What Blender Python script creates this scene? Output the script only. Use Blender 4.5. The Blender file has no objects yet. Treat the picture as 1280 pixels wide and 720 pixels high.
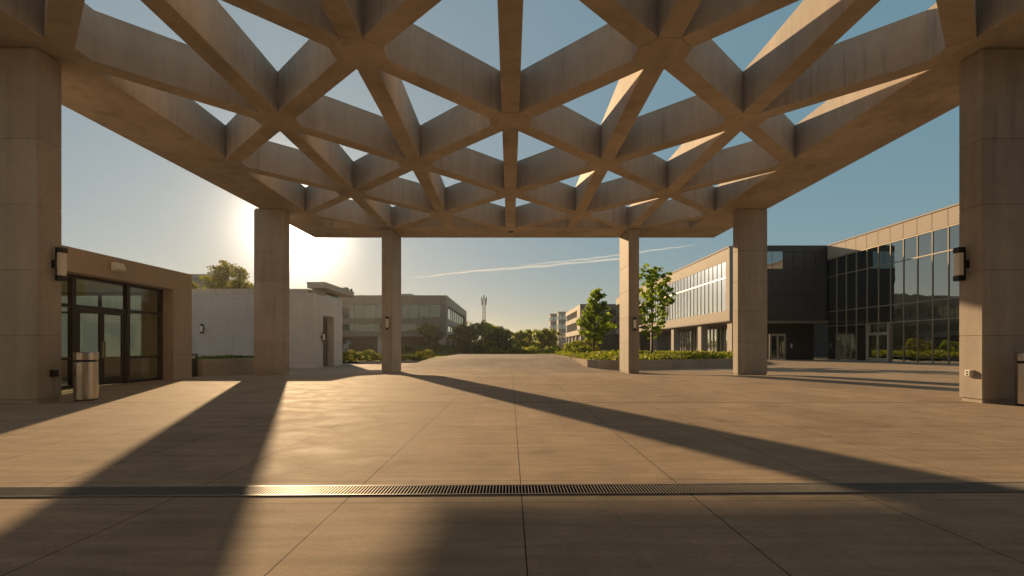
import bpy, bmesh, math, random
import numpy as np
from mathutils import Vector

R = math.radians
random.seed(7)
rng = np.random.default_rng(7)
scene = bpy.context.scene
COL = scene.collection

# ------------------------------------------------------------------ camera
CAM_Z = 1.2
cd = bpy.data.cameras.new('camera')
cam = bpy.data.objects.new('camera', cd)
COL.objects.link(cam)
cam.location = (0, 0, CAM_Z)
cam.rotation_euler = (R(90), 0, 0)
cd.sensor_width = 36.0
cd.lens = 620 / 1280 * 36.0
cd.shift_x = 2 / 1280
cd.shift_y = 74 / 1280
cd.clip_start = 0.05
cd.clip_end = 12000
scene.camera = cam

# ------------------------------------------------------------------ sky, sun, exposure
SUN_AZ = R(23.35)       # to the left of the view axis
SUN_EL = R(15.6)
sun_dir = Vector((-math.sin(SUN_AZ) * math.cos(SUN_EL), math.cos(SUN_AZ) * math.cos(SUN_EL), math.sin(SUN_EL)))

world = bpy.data.worlds.new('World')
scene.world = world
world.use_nodes = True
wn, wl = world.node_tree.nodes, world.node_tree.links
wn.clear()
w_out = wn.new('ShaderNodeOutputWorld')
w_bg = wn.new('ShaderNodeBackground')
w_bg.inputs['Strength'].default_value = 0.0565
sky = wn.new('ShaderNodeTexSky')
sky.sky_type = 'NISHITA'
sky.sun_disc = False
sky.sun_elevation = SUN_EL
sky.sun_rotation = -SUN_AZ
sky.altitude = 200
sky.air_density = 1.0
sky.dust_density = 0.6
sky.ozone_density = 1.6
# the sun's aureole: bright scattered light round the sun's direction
tc = wn.new('ShaderNodeTexCoord')
dot = wn.new('ShaderNodeVectorMath'); dot.operation = 'DOT_PRODUCT'
GLOW_EL = R(12.4)
dot.inputs[1].default_value = (-math.sin(SUN_AZ) * math.cos(GLOW_EL), math.cos(SUN_AZ) * math.cos(GLOW_EL), math.sin(GLOW_EL))
wl.new(tc.outputs['Generated'], dot.inputs[0])
mx = wn.new('ShaderNodeMath'); mx.operation = 'MAXIMUM'; mx.inputs[1].default_value = 0.0
wl.new(dot.outputs['Value'], mx.inputs[0])
def lobe(power, strength, color):
    p = wn.new('ShaderNodeMath'); p.operation = 'POWER'; p.inputs[1].default_value = power
    wl.new(mx.outputs[0], p.inputs[0])
    v = wn.new('ShaderNodeVectorMath'); v.operation = 'SCALE'
    v.inputs[0].default_value = color
    m = wn.new('ShaderNodeMath'); m.operation = 'MULTIPLY'; m.inputs[1].default_value = strength
    wl.new(p.outputs[0], m.inputs[0]); wl.new(m.outputs[0], v.inputs['Scale'])
    return v
lobes = [lobe(6.0, 1.0, (1.3, 0.25, 0.0)), lobe(150.0, 1.0, (7.3, 4.85, 2.6)), lobe(480.0, 1.0, (34.0, 31.5, 27.5))]
# warm band of low haze along the horizon
sepz = wn.new('ShaderNodeSeparateXYZ'); wl.new(tc.outputs['Generated'], sepz.inputs[0])
az_ = wn.new('ShaderNodeMath'); az_.operation = 'ABSOLUTE'; wl.new(sepz.outputs[2], az_.inputs[0])
ng = wn.new('ShaderNodeMath'); ng.operation = 'MULTIPLY'; ng.inputs[1].default_value = -12.0; wl.new(az_.outputs[0], ng.inputs[0])
ex = wn.new('ShaderNodeMath'); ex.operation = 'EXPONENT'; wl.new(ng.outputs[0], ex.inputs[0])
hz = wn.new('ShaderNodeVectorMath'); hz.operation = 'SCALE'; hz.inputs[0].default_value = (4.1, 1.5, -0.9)
wl.new(ex.outputs[0], hz.inputs['Scale'])
# the bright range of a low-sun sky compressed as in the photograph's exposure
gm = wn.new('ShaderNodeGamma'); gm.inputs[1].default_value = 0.2
wl.new(sky.outputs[0], gm.inputs[0])
hue = wn.new('ShaderNodeVectorMath'); hue.operation = 'MULTIPLY'; hue.inputs[1].default_value = (1.86, 3.03, 3.42)
wl.new(gm.outputs[0], hue.inputs[0])
zn = wn.new('ShaderNodeMapRange'); zn.interpolation_type = 'SMOOTHSTEP'      # the zenith is deeper than the horizon
for i_, v_ in enumerate((0.56, 0.95, 1.0, 0.42)): zn.inputs[1 + i_].default_value = v_
wl.new(sepz.outputs[2], zn.inputs[0])
zs_ = wn.new('ShaderNodeVectorMath'); zs_.operation = 'SCALE'
wl.new(hue.outputs[0], zs_.inputs[0]); wl.new(zn.outputs[0], zs_.inputs['Scale'])
acc = zs_.outputs[0]
# warm fill added to the unseen sky behind the camera, to warm the shadows
ny = wn.new('ShaderNodeMath'); ny.operation = 'MULTIPLY'; ny.inputs[1].default_value = -1.0; ny.use_clamp = True
wl.new(sepz.outputs[1], ny.inputs[0])
bk = wn.new('ShaderNodeVectorMath'); bk.operation = 'SCALE'; bk.inputs[0].default_value = (0.8, 0.5, 0.3)
wl.new(ny.outputs[0], bk.inputs['Scale'])
hz2 = wn.new('ShaderNodeVectorMath'); hz2.operation = 'ADD'
wl.new(hz.outputs[0], hz2.inputs[0]); wl.new(bk.outputs[0], hz2.inputs[1]); hz = hz2
for v in lobes + [hz]:
    a = wn.new('ShaderNodeVectorMath'); a.operation = 'ADD'
    wl.new(acc, a.inputs[0]); wl.new(v.outputs[0], a.inputs[1]); acc = a.outputs[0]
wl.new(acc, w_bg.inputs['Color'])
wl.new(w_bg.outputs[0], w_out.inputs['Surface'])

sd = bpy.data.lights.new('sun', 'SUN')
sd.energy = 5.0
sd.angle = R(0.6)
sd.color = (1.0, 0.69, 0.38)
sun = bpy.data.objects.new('sun', sd)
COL.objects.link(sun)
sun.rotation_euler = (-sun_dir).to_track_quat('-Z', 'Y').to_euler()
sun.location = (-40, 90, 30)

scene.view_settings.view_transform = 'Standard'
scene.view_settings.look = 'None'
scene.view_settings.gamma = 1.0
scene.view_settings.exposure = 0.5
scene.view_settings.use_curve_mapping = False
scene.render.engine = 'CYCLES'
scene.cycles.max_bounces = 8
scene.cycles.diffuse_bounces = 4
scene.cycles.glossy_bounces = 4
scene.cycles.transparent_max_bounces = 12
scene.cycles.use_denoising = True
scene.cycles.sample_clamp_indirect = 6.0

# ------------------------------------------------------------------ terrain profile
def sstep(t):
    t = min(1.0, max(0.0, t)); return t * t * (3 - 2 * t)
def gz(x, y):
    """height of the paving: level, a shallow dip towards the road side of the canopy"""
    lat = 1.0 - sstep((x - 14) / 8)
    return -0.22 * sstep((y - 20) / 6.6) * (1 - sstep((y - 47) / 12)) * lat

# ------------------------------------------------------------------ node helpers / materials
class NT:
    def __init__(self, name):
        self.m = bpy.data.materials.new(name); self.m.use_nodes = True
        self.n = self.m.node_tree.nodes; self.l = self.m.node_tree.links
        self.n.clear()
        self.out = self.n.new('ShaderNodeOutputMaterial')
    def node(self, t, **kw):
        o = self.n.new(t)
        for k, v in kw.items(): setattr(o, k, v)
        return o
    def link(self, a, b): self.l.new(a, b)
    def val(self, sock, v):
        if hasattr(v, 'links') or hasattr(v, 'is_linked'): self.l.new(v, sock)
        else: sock.default_value = v
    def math(self, op, a, b=None, c=None, clamp=False):
        o = self.n.new('ShaderNodeMath'); o.operation = op; o.use_clamp = clamp
        self.val(o.inputs[0], a)
        if b is not None: self.val(o.inputs[1], b)
        if c is not None: self.val(o.inputs[2], c)
        return o.outputs[0]
    def coord(self, kind='Object'):
        return self.n.new('ShaderNodeTexCoord').outputs[kind]
    def scaled(self, vec, s):
        o = self.n.new('ShaderNodeVectorMath'); o.operation = 'MULTIPLY'
        self.l.new(vec, o.inputs[0]); o.inputs[1].default_value = s
        return o.outputs[0]
    def noise(self, vec, scale, detail=4, rough=0.55, dist=0.0):
        o = self.n.new('ShaderNodeTexNoise')
        self.l.new(vec, o.inputs['Vector'])
        o.inputs['Scale'].default_value = scale; o.inputs['Detail'].default_value = detail
        o.inputs['Roughness'].default_value = rough; o.inputs['Distortion'].default_value = dist
        return o.outputs['Fac']
    def remap(self, v, a, b, c, d):
        o = self.n.new('ShaderNodeMapRange')
        self.l.new(v, o.inputs[0])
        for i, x in enumerate((a, b, c, d)): o.inputs[1 + i].default_value = x
        return o.outputs[0]
    def ramp(self, v, stops):
        o = self.n.new('ShaderNodeValToRGB'); self.l.new(v, o.inputs[0])
        e = o.color_ramp.elements
        while len(e) < len(stops): e.new(0.5)
        for i, (p, c) in enumerate(stops):
            e[i].position = p; e[i].color = (*c, 1)
        return o.outputs[0]
    def mulcol(self, a, b, fac=1.0):
        o = self.n.new('ShaderNodeMix'); o.data_type = 'RGBA'; o.blend_type = 'MULTIPLY'
        self.val(o.inputs[0], fac); self.val(o.inputs[6], a); self.val(o.inputs[7], b)
        return o.outputs[2]
    def mixcol(self, fac, a, b):
        o = self.n.new('ShaderNodeMix'); o.data_type = 'RGBA'
        self.val(o.inputs[0], fac); self.val(o.inputs[6], a); self.val(o.inputs[7], b)
        return o.outputs[2]
    def bump(self, h, strength=0.3, dist=0.01):
        o = self.n.new('ShaderNodeBump'); o.inputs['Strength'].default_value = strength
        o.inputs['Distance'].default_value = dist; self.l.new(h, o.inputs['Height'])
        return o.outputs[0]
    def principled(self, **kw):
        p = self.n.new('ShaderNodeBsdfPrincipled')
        for k, v in kw.items():
            self.val(p.inputs[k.replace('_', ' ')], v)
        return p
    def done(self, shader):
        self.l.new(shader, self.out.inputs['Surface']); return self.m
def c4(c): return (c[0], c[1], c[2], 1.0)
def grey(nt, v):
    o = nt.node('ShaderNodeCombineColor')
    for i in range(3): nt.link(v, o.inputs[i])
    return o.outputs[0]

def concrete(name, base, streak=0.0, mottle=0.18, rough=0.75, joints=None, joint_w=0.012, spec=0.3, lifts=False):
    nt = NT(name)
    co = nt.coord()
    big = nt.noise(co, 0.55, 5, 0.6)
    mid = nt.noise(co, 4.0, 6, 0.65)
    fine = nt.noise(co, 60.0, 3, 0.6)
    f = nt.remap(big, 0.3, 0.7, 1 - mottle, 1 + mottle * 0.6)
    f = nt.math('MULTIPLY', f, nt.remap(mid, 0.3, 0.7, 1 - mottle * 0.55, 1 + mottle * 0.45))
    f = nt.math('MULTIPLY', f, nt.remap(fine, 0.3, 0.7, 0.95, 1.05))
    if streak:
        st = nt.noise(nt.scaled(co, (3.1, 3.1, 0.16)), 1.0, 5, 0.65)
        f = nt.math('MULTIPLY', f, nt.remap(st, 0.38, 0.66, 1 - streak, 1 + streak * 0.35))
    if streak:
        dripn = nt.noise(nt.scaled(co, (7.0, 7.0, 0.35)), 1.0, 3, 0.55)
        where = nt.noise(co, 0.45, 2, 0.5)
        drip = nt.math('MULTIPLY', nt.remap(dripn, 0.56, 0.68, 0.0, 1.0), nt.remap(where, 0.46, 0.60, 0.0, 1.0))
        f = nt.math('MULTIPLY', f, nt.math('SUBTRACT', 1.0, nt.math('MULTIPLY', drip, 0.20)))
    else:
        where = nt.noise(co, 0.8, 5, 0.6, 0.8)
        f = nt.math('MULTIPLY', f, nt.remap(where, 0.55, 0.64, 1.0, 0.86))
    oi = nt.node('ShaderNodeObjectInfo')
    f = nt.math('MULTIPLY', f, nt.remap(oi.outputs['Random'], 0, 1, 0.93, 1.06))
    if lifts:
        sz = nt.node('ShaderNodeSeparateXYZ'); nt.link(co, sz.inputs[0])
        lv = nt.math('FLOOR', nt.math('DIVIDE', nt.math('SUBTRACT', sz.outputs[2], 0.05), 1.4))
        wv = nt.node('ShaderNodeTexWhiteNoise'); wv.noise_dimensions = '1D'
        nt.link(nt.math('ADD', lv, nt.math('MULTIPLY', oi.outputs['Random'], 37.0)), wv.inputs['W'])
        f = nt.math('MULTIPLY', f, nt.remap(wv.outputs['Value'], 0, 1, 0.94, 1.05))
    # cast pinholes
    vo = nt.node('ShaderNodeTexVoronoi'); vo.inputs['Scale'].default_value = 22
    nt.link(co, vo.inputs['Vector'])
    pin = nt.math('LESS_THAN', vo.outputs['Distance'], 0.085)
    f = nt.math('MULTIPLY', f, nt.math('SUBTRACT', 1.0, nt.math('MULTIPLY', pin, 0.28)))
    h = nt.math('ADD', nt.math('MULTIPLY', mid, 0.5), nt.math('MULTIPLY', fine, 0.25))
    if joints:
        sep = nt.node('ShaderNodeSeparateXYZ'); nt.link(co, sep.inputs[0])
        line = None
        for axis, sp, off in joints:
            t = nt.math('ADD', nt.math('DIVIDE', nt.math('SUBTRACT', sep.outputs[axis], off), sp), 0.5)
            d = nt.math('MULTIPLY', nt.math('ABSOLUTE', nt.math('SUBTRACT', nt.math('FRACT', t), 0.5)), sp)
            q = nt.math('LESS_THAN', d, joint_w * 0.5)
            line = q if line is None else nt.math('MAXIMUM', line, q)
        f = nt.math('MULTIPLY', f, nt.math('SUBTRACT', 1.0, nt.math('MULTIPLY', line, 0.55)))
        h = nt.math('SUBTRACT', h, line)
    col = nt.mulcol(c4(base), grey(nt, f))
    p = nt.principled(Base_Color=col, Roughness=rough)
    p.inputs['Specular IOR Level'].default_value = spec
    nt.link(nt.bump(h, 0.25, 0.012), p.inputs['Normal'])
    return nt.done(p.outputs[0])

def plain(name, base, rough=0.5, metal=0.0, var=0.12, scale=3.0, spec=0.5):
    nt = NT(name)
    co = nt.coord()
    n = nt.noise(co, scale, 5, 0.6)
    col = nt.mulcol(c4(base), grey(nt, nt.remap(n, 0.3, 0.7, 1 - var, 1 + var)))
    p = nt.principled(Base_Color=col, Roughness=nt.remap(n, 0.2, 0.8, max(0.02, rough - 0.07), rough + 0.07), Metallic=metal)
    p.inputs['Specular IOR Level'].default_value = spec
    return nt.done(p.outputs[0])

def brushed(name, base, rough=0.28, sc=(60, 60, 1.2), amp=0.11):
    nt = NT(name)
    co = nt.coord()
    n = nt.noise(nt.scaled(co, sc), 1.0, 4, 0.6)
    col = nt.mulcol(c4(base), grey(nt, nt.remap(n, 0.3, 0.7, 1 - amp, 1 + amp)))
    p = nt.principled(Base_Color=col, Roughness=nt.remap(n, 0.3, 0.7, rough - amp * 0.5, rough + amp), Metallic=1.0)
    return nt.done(p.outputs[0])

def window_glass(name, tint, refl):
    """clear glass: what is behind it shows through, what is in front is mirrored"""
    nt = NT(name)
    co = nt.coord()
    wob = nt.bump(nt.noise(co, 0.35, 2, 0.4), 0.02, 0.2)
    tr = nt.node('ShaderNodeBsdfTransparent'); tr.inputs[0].default_value = c4(tint)
    gl = nt.node('ShaderNodeBsdfGlossy'); gl.inputs['Roughness'].default_value = 0.015
    gl.inputs['Color'].default_value = (0.9, 0.95, 0.95, 1)
    nt.link(wob, gl.inputs['Normal'])
    fr = nt.node('ShaderNodeFresnel'); fr.inputs[0].default_value = 1.5
    geo = nt.node('ShaderNodeNewGeometry')
    fac = nt.math('ADD', refl, nt.math('MULTIPLY', fr.outputs[0], 1 - refl), clamp=True)
    fac = nt.math('MULTIPLY', fac, nt.math('SUBTRACT', 1.0, geo.outputs['Backfacing']))
    mix = nt.node('ShaderNodeMixShader')
    nt.link(fac, mix.inputs[0]); nt.link(tr.outputs[0], mix.inputs[1]); nt.link(gl.outputs[0], mix.inputs[2])
    return nt.done(mix.outputs[0])

def coated_glass(name, base, refl, tint=(0.8, 0.88, 0.9), wobble=0.05):
    """solar glass with a dark room behind it"""
    nt = NT(name)
    co = nt.coord()
    wob = nt.bump(nt.noise(co, 0.45, 2, 0.4), wobble, 0.25)
    df = nt.node('ShaderNodeBsdfDiffuse')
    n = nt.noise(co, 0.8, 3, 0.6)
    nt.link(nt.mulcol(c4(base), grey(nt, nt.remap(n, 0.3, 0.7, 0.5, 1.5))), df.inputs[0])
    gl = nt.node('ShaderNodeBsdfGlossy'); gl.inputs['Roughness'].default_value = 0.02
    gl.inputs['Color'].default_value = c4(tint)
    nt.link(wob, gl.inputs['Normal'])
    fr = nt.node('ShaderNodeFresnel'); fr.inputs[0].default_value = 1.5
    fac = nt.math('ADD', refl, nt.math('MULTIPLY', fr.outputs[0], 1 - refl), clamp=True)
    mix = nt.node('ShaderNodeMixShader')
    nt.link(fac, mix.inputs[0]); nt.link(df.outputs[0], mix.inputs[1]); nt.link(gl.outputs[0], mix.inputs[2])
    return nt.done(mix.outputs[0])

def leaf_mat(name, c_dark, c_light, transl=0.45):
    nt = NT(name)
    geo = nt.node('ShaderNodeNewGeometry')
    col = nt.ramp(geo.outputs['Random Per Island'], [(0.0, c_dark), (0.55, [(a + b) / 2 for a, b in zip(c_dark, c_light)]), (1.0, c_light)])
    n = nt.noise(nt.coord(), 0.9, 3, 0.5)
    col = nt.mulcol(col, grey(nt, nt.remap(n, 0.3, 0.7, 0.65, 1.25)))
    df = nt.principled(Base_Color=col, Roughness=0.55)
    tl = nt.node('ShaderNodeBsdfTranslucent')
    warm = nt.mulcol(col, (2.1, 1.9, 0.6, 1))
    nt.link(warm, tl.inputs[0])
    mix = nt.node('ShaderNodeMixShader'); mix.inputs[0].default_value = transl
    nt.link(df.outputs[0], mix.inputs[1]); nt.link(tl.outputs[0], mix.inputs[2])
    return nt.done(mix.outputs[0])

def paving(name, base, joints=True):
    nt = NT(name)
    co = nt.coord('Object')
    sep = nt.node('ShaderNodeSeparateXYZ'); nt.link(co, sep.inputs[0])
    X, Y = sep.outputs[0], sep.outputs[1]
    big = nt.noise(co, 0.22, 5, 0.6)
    mid = nt.noise(co, 1.6, 6, 0.65, 0.6)
    brush = nt.noise(nt.scaled(co, (0.8, 7.0, 1.0)), 1.0, 5, 0.65)
    fine = nt.noise(co, 90.0, 3, 0.7)
    f = nt.remap(big, 0.32, 0.68, 0.86, 1.12)
    f = nt.math('MULTIPLY', f, nt.remap(mid, 0.3, 0.7, 0.84, 1.12))
    f = nt.math('MULTIPLY', f, nt.remap(brush, 0.32, 0.68, 0.82, 1.12))
    scuff = nt.noise(nt.scaled(co, (2.2, 16.0, 1.0)), 1.0, 4, 0.7, 1.5)
    f = nt.math('MULTIPLY', f, nt.remap(scuff, 0.55, 0.75, 1.0, 0.84))
    f = nt.math('MULTIPLY', f, nt.remap(fine, 0.3, 0.7, 0.86, 1.14))
    # dropped spots and stains
    vo = nt.node('ShaderNodeTexVoronoi'); vo.inputs['Scale'].default_value = 1.3
    nt.link(co, vo.inputs['Vector'])
    spot = nt.math('LESS_THAN', nt.math('ADD', vo.outputs['Distance'], nt.math('MULTIPLY', mid, 0.06)), 0.055)
    f = nt.math('MULTIPLY', f, nt.math('SUBTRACT', 1.0, nt.math('MULTIPLY', spot, 0.13)))
    blot = nt.noise(co, 0.75, 5, 0.62, 1.2)                       # old spills with a soft edge
    f = nt.math('MULTIPLY', f, nt.remap(blot, 0.56, 0.66, 1.0, 0.88))
    grit = nt.noise(co, 26.0, 2, 0.8)
    f = nt.math('MULTIPLY', f, nt.remap(grit, 0.3, 0.7, 0.90, 1.08))
    vo2 = nt.node('ShaderNodeTexVoronoi'); vo2.inputs['Scale'].default_value = 3.7
    nt.link(co, vo2.inputs['Vector'])
    gum = nt.math('LESS_THAN', nt.math('ADD', vo2.outputs['Distance'], nt.math('MULTIPLY', grit, 0.05)), 0.07)
    f = nt.math('MULTIPLY', f, nt.math('SUBTRACT', 1.0, nt.math('MULTIPLY', gum, 0.16)))
    h = nt.math('ADD', nt.math('MULTIPLY', brush, 0.6), nt.math('MULTIPLY', fine, 0.35))
    if joints:
        SP = 1.38
        t = nt.math('ADD', nt.math('DIVIDE', nt.math('SUBTRACT', X, 0.09), SP), 0.5)
        cell = nt.math('FLOOR', t)
        d = nt.math('MULTIPLY', nt.math('ABSOLUTE', nt.math('SUBTRACT', nt.math('FRACT', t), 0.5)), SP)
        line = nt.math('LESS_THAN', d, 0.0045)
        Yt = nt.math('SUBTRACT', Y, nt.math('MULTIPLY', X, 0.018))
        band = None
        for (yy, src, w) in ((3.84, Yt, 0.0035), (4.46, Yt, 0.0035), (7.5, Y, 0.006), (10.75, Y, 0.028), (16.1, Y, 0.016), (22.0, Y, 0.02), (-1.2, Y, 0.006), (27.6, Y, 0.02), (34.0, Y, 0.02), (40.0, Y, 0.02)):
            dd = nt.math('ABSOLUTE', nt.math('SUBTRACT', src, yy))
            line = nt.math('MAXIMUM', line, nt.math('LESS_THAN', dd, w))
            s = nt.math('GREATER_THAN', src, yy)
            band = s if band is None else nt.math('ADD', band, s)
        wn_ = nt.node('ShaderNodeTexWhiteNoise'); wn_.noise_dimensions = '2D'
        cb = nt.node('ShaderNodeCombineXYZ'); nt.link(cell, cb.inputs[0]); nt.link(band, cb.inputs[1])
        nt.link(cb.outputs[0], wn_.inputs['Vector'])
        f = nt.math('MULTIPLY', f, nt.remap(wn_.outputs['Value'], 0, 1, 0.94, 1.05))
        f = nt.math('MULTIPLY', f, nt.math('SUBTRACT', 1.0, nt.math('MULTIPLY', line, 0.80)))
        h = nt.math('SUBTRACT', h, nt.math('MULTIPLY', line, 1.5))
    col = nt.mulcol(c4(base), grey(nt, f))
    p = nt.principled(Base_Color=col, Roughness=nt.remap(mid, 0.3, 0.7, 0.70, 0.86))
    p.inputs['Specular IOR Level'].default_value = 0.03
    nt.link(nt.bump(h, 0.40, 0.008), p.inputs['Normal'])
    return nt.done(p.outputs[0])

M = {}
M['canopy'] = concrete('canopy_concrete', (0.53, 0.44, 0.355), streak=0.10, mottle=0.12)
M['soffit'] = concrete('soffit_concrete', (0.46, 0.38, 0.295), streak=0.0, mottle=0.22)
M['column'] = concrete('column_concrete', (0.41, 0.35, 0.29), streak=0.12, mottle=0.13, lifts=True)
M['pavilion'] = concrete('pavilion_concrete', (0.44, 0.36, 0.285), streak=0.06, mottle=0.10, joints=((2, 3.5, 0.9),))
M['pale_wall'] = concrete('pale_panel_concrete', (0.62, 0.56, 0.52), streak=0.05, mottle=0.07, joints=((0, 3.1, 0.4), (2, 1.45, 0.15)))
M['planter'] = concrete('planter_concrete', (0.38, 0.33, 0.28), mottle=0.16)
M['band'] = concrete('band_concrete', (0.45, 0.38, 0.31), streak=0.08, mottle=0.08, joints=((0, 4.5, 0), (1, 4.5, 0)), joint_w=0.04)
M['band_grey'] = concrete('band_grey_concrete', (0.30, 0.29, 0.28), streak=0.06, mottle=0.08)
M['paving'] = paving('paving_concrete', (0.41, 0.318, 0.232))
M['walk'] = paving('ramp_concrete', (0.41, 0.318, 0.235))
M['asphalt'] = plain('asphalt', (0.055, 0.053, 0.05), 0.85, 0, 0.25, 2.0)
M['earth'] = plain('far_earth', (0.09, 0.085, 0.055), 0.95, 0, 0.3, 0.05)
M['soil'] = plain('soil', (0.055, 0.04, 0.028), 0.95, 0, 0.35, 6)
M['bronze'] = plain('bronze_frame', (0.030, 0.022, 0.018), 0.35, 0.5, 0.12, 5)
M['black'] = plain('black_metal', (0.014, 0.013, 0.013), 0.4, 0.2, 0.12, 9)
M['alu'] = brushed('aluminium', (0.55, 0.53, 0.50), 0.35)
M['void'] = plain('drain_shadow_gap', (0.008, 0.008, 0.008), 0.95, 0, 0.2, 4, 0.0)
M['champagne'] = plain('champagne_metal', (0.36, 0.29, 0.21), 0.55, 0.2, 0.08, 2, 0.3)
M['steel'] = plain('stainless_steel', (0.60, 0.56, 0.51), 0.24, 1.0, 0.03, 2.5)
M['grate'] = plain('galvanised_grate', (0.27, 0.25, 0.23), 0.5, 0.3, 0.15, 9, 0.2)
M['metal_panel'] = plain('parapet_metal', (0.43, 0.36, 0.29), 0.7, 0.0, 0.10, 0.7, 0.15)
M['dark_panel'] = plain('dark_panel', (0.035, 0.034, 0.033), 0.4, 0.0, 0.12, 0.7)
M['dark_in'] = plain('dark_interior', (0.04, 0.035, 0.03), 0.9, 0.0, 0.3, 1.0)
M['white_paint'] = plain('white_plastic', (0.72, 0.69, 0.64), 0.45, 0, 0.05, 4)
M['lamp_white'] = plain('lamp_diffuser', (0.78, 0.72, 0.60), 0.35, 0, 0.05, 6)
M['plaster'] = plain('interior_plaster', (0.78, 0.77, 0.68), 0.85, 0, 0.06, 1)
M['carpet'] = plain('interior_floor', (0.16, 0.14, 0.12), 0.8, 0, 0.2, 4)
M['door_dark'] = plain('dark_door', (0.05, 0.042, 0.036), 0.5, 0.1, 0.15, 3)
M['glass'] = window_glass('entrance_glass', (0.93, 0.97, 0.91), 0.01)
M['glass_dark'] = coated_glass('dark_solar_glass', (0.008, 0.010, 0.009), 0.34, (0.80, 0.88, 0.90))
M['glass_sky'] = coated_glass('mirror_solar_glass', (0.02, 0.024, 0.026), 0.74, (0.88, 0.90, 0.90), 0.04)
M['glass_green'] = coated_glass('green_solar_glass', (0.026, 0.032, 0.028), 0.12, (0.70, 0.82, 0.76), 0.03)
M['bark'] = plain('bark', (0.10, 0.075, 0.055), 0.9, 0, 0.3, 14)
M['leaf_maple'] = leaf_mat('maple_leaf', (0.09, 0.15, 0.014), (0.19, 0.26, 0.03), 0.68)
M['leaf_dark'] = leaf_mat('dark_leaf', (0.05, 0.075, 0.018), (0.105, 0.135, 0.03), 0.55)
M['leaf_mid'] = leaf_mat('mid_leaf', (0.09, 0.13, 0.02), (0.20, 0.23, 0.045), 0.75)
M['leaf_gold'] = leaf_mat('yellow_green_leaf', (0.09, 0.11, 0.022), (0.20, 0.20, 0.045), 0.6)
M['leaf_low'] = leaf_mat('shrub_leaf', (0.08, 0.11, 0.018), (0.18, 0.20, 0.04), 0.55)
M['grass'] = leaf_mat('grass_blade', (0.06, 0.09, 0.018), (0.12, 0.15, 0.035), 0.4)
M['steel_mast'] = plain('mast_steel', (0.16, 0.12, 0.10), 0.6, 0.3, 0.15, 2)
M['wood_seat'] = plain('chair_shell', (0.62, 0.58, 0.50), 0.5, 0, 0.05, 5)

# contrail: thin ice cloud, part of it transparent
nt = NT('contrail_ice')
co = nt.coord()
n1 = nt.noise(nt.scaled(co, (0.012, 0.012, 0.05)), 1.0, 6, 0.65)
lw = nt.node('ShaderNodeLayerWeight'); lw.inputs[0].default_value = 0.5
core = nt.math('POWER', nt.math('SUBTRACT', 1.0, lw.outputs['Facing']), 1.6)
fac = nt.math('MULTIPLY', nt.math('MULTIPLY', core, nt.remap(n1, 0.3, 0.7, 0.25, 1.0)), 0.16, clamp=True)
tr = nt.node('ShaderNodeBsdfTransparent')
df = nt.node('ShaderNodeBsdfTranslucent'); df.inputs[0].default_value = (0.95, 0.92, 0.88, 1)
mixs = nt.node('ShaderNodeMixShader')
nt.link(fac, mixs.inputs[0]); nt.link(tr.outputs[0], mixs.inputs[1]); nt.link(df.outputs[0], mixs.inputs[2])
M['contrail'] = nt.done(mixs.outputs[0])

# ------------------------------------------------------------------ object helpers
def wloc(o):
    v = Vector((0, 0, 0))
    while o is not None:
        v += o.location; o = o.parent
    return v

def tag(o, label=None, cat=None, group=None, kind=None):
    if label: o['label'] = label
    if cat: o['category'] = cat
    if group: o['group'] = group
    if kind: o['kind'] = kind
    return o

def thing(name, loc, label, cat, group=None):
    o = bpy.data.objects.new(name, None)
    o.empty_display_size = 0.2
    COL.objects.link(o)
    o.location = loc
    return tag(o, label, cat, group)

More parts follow.
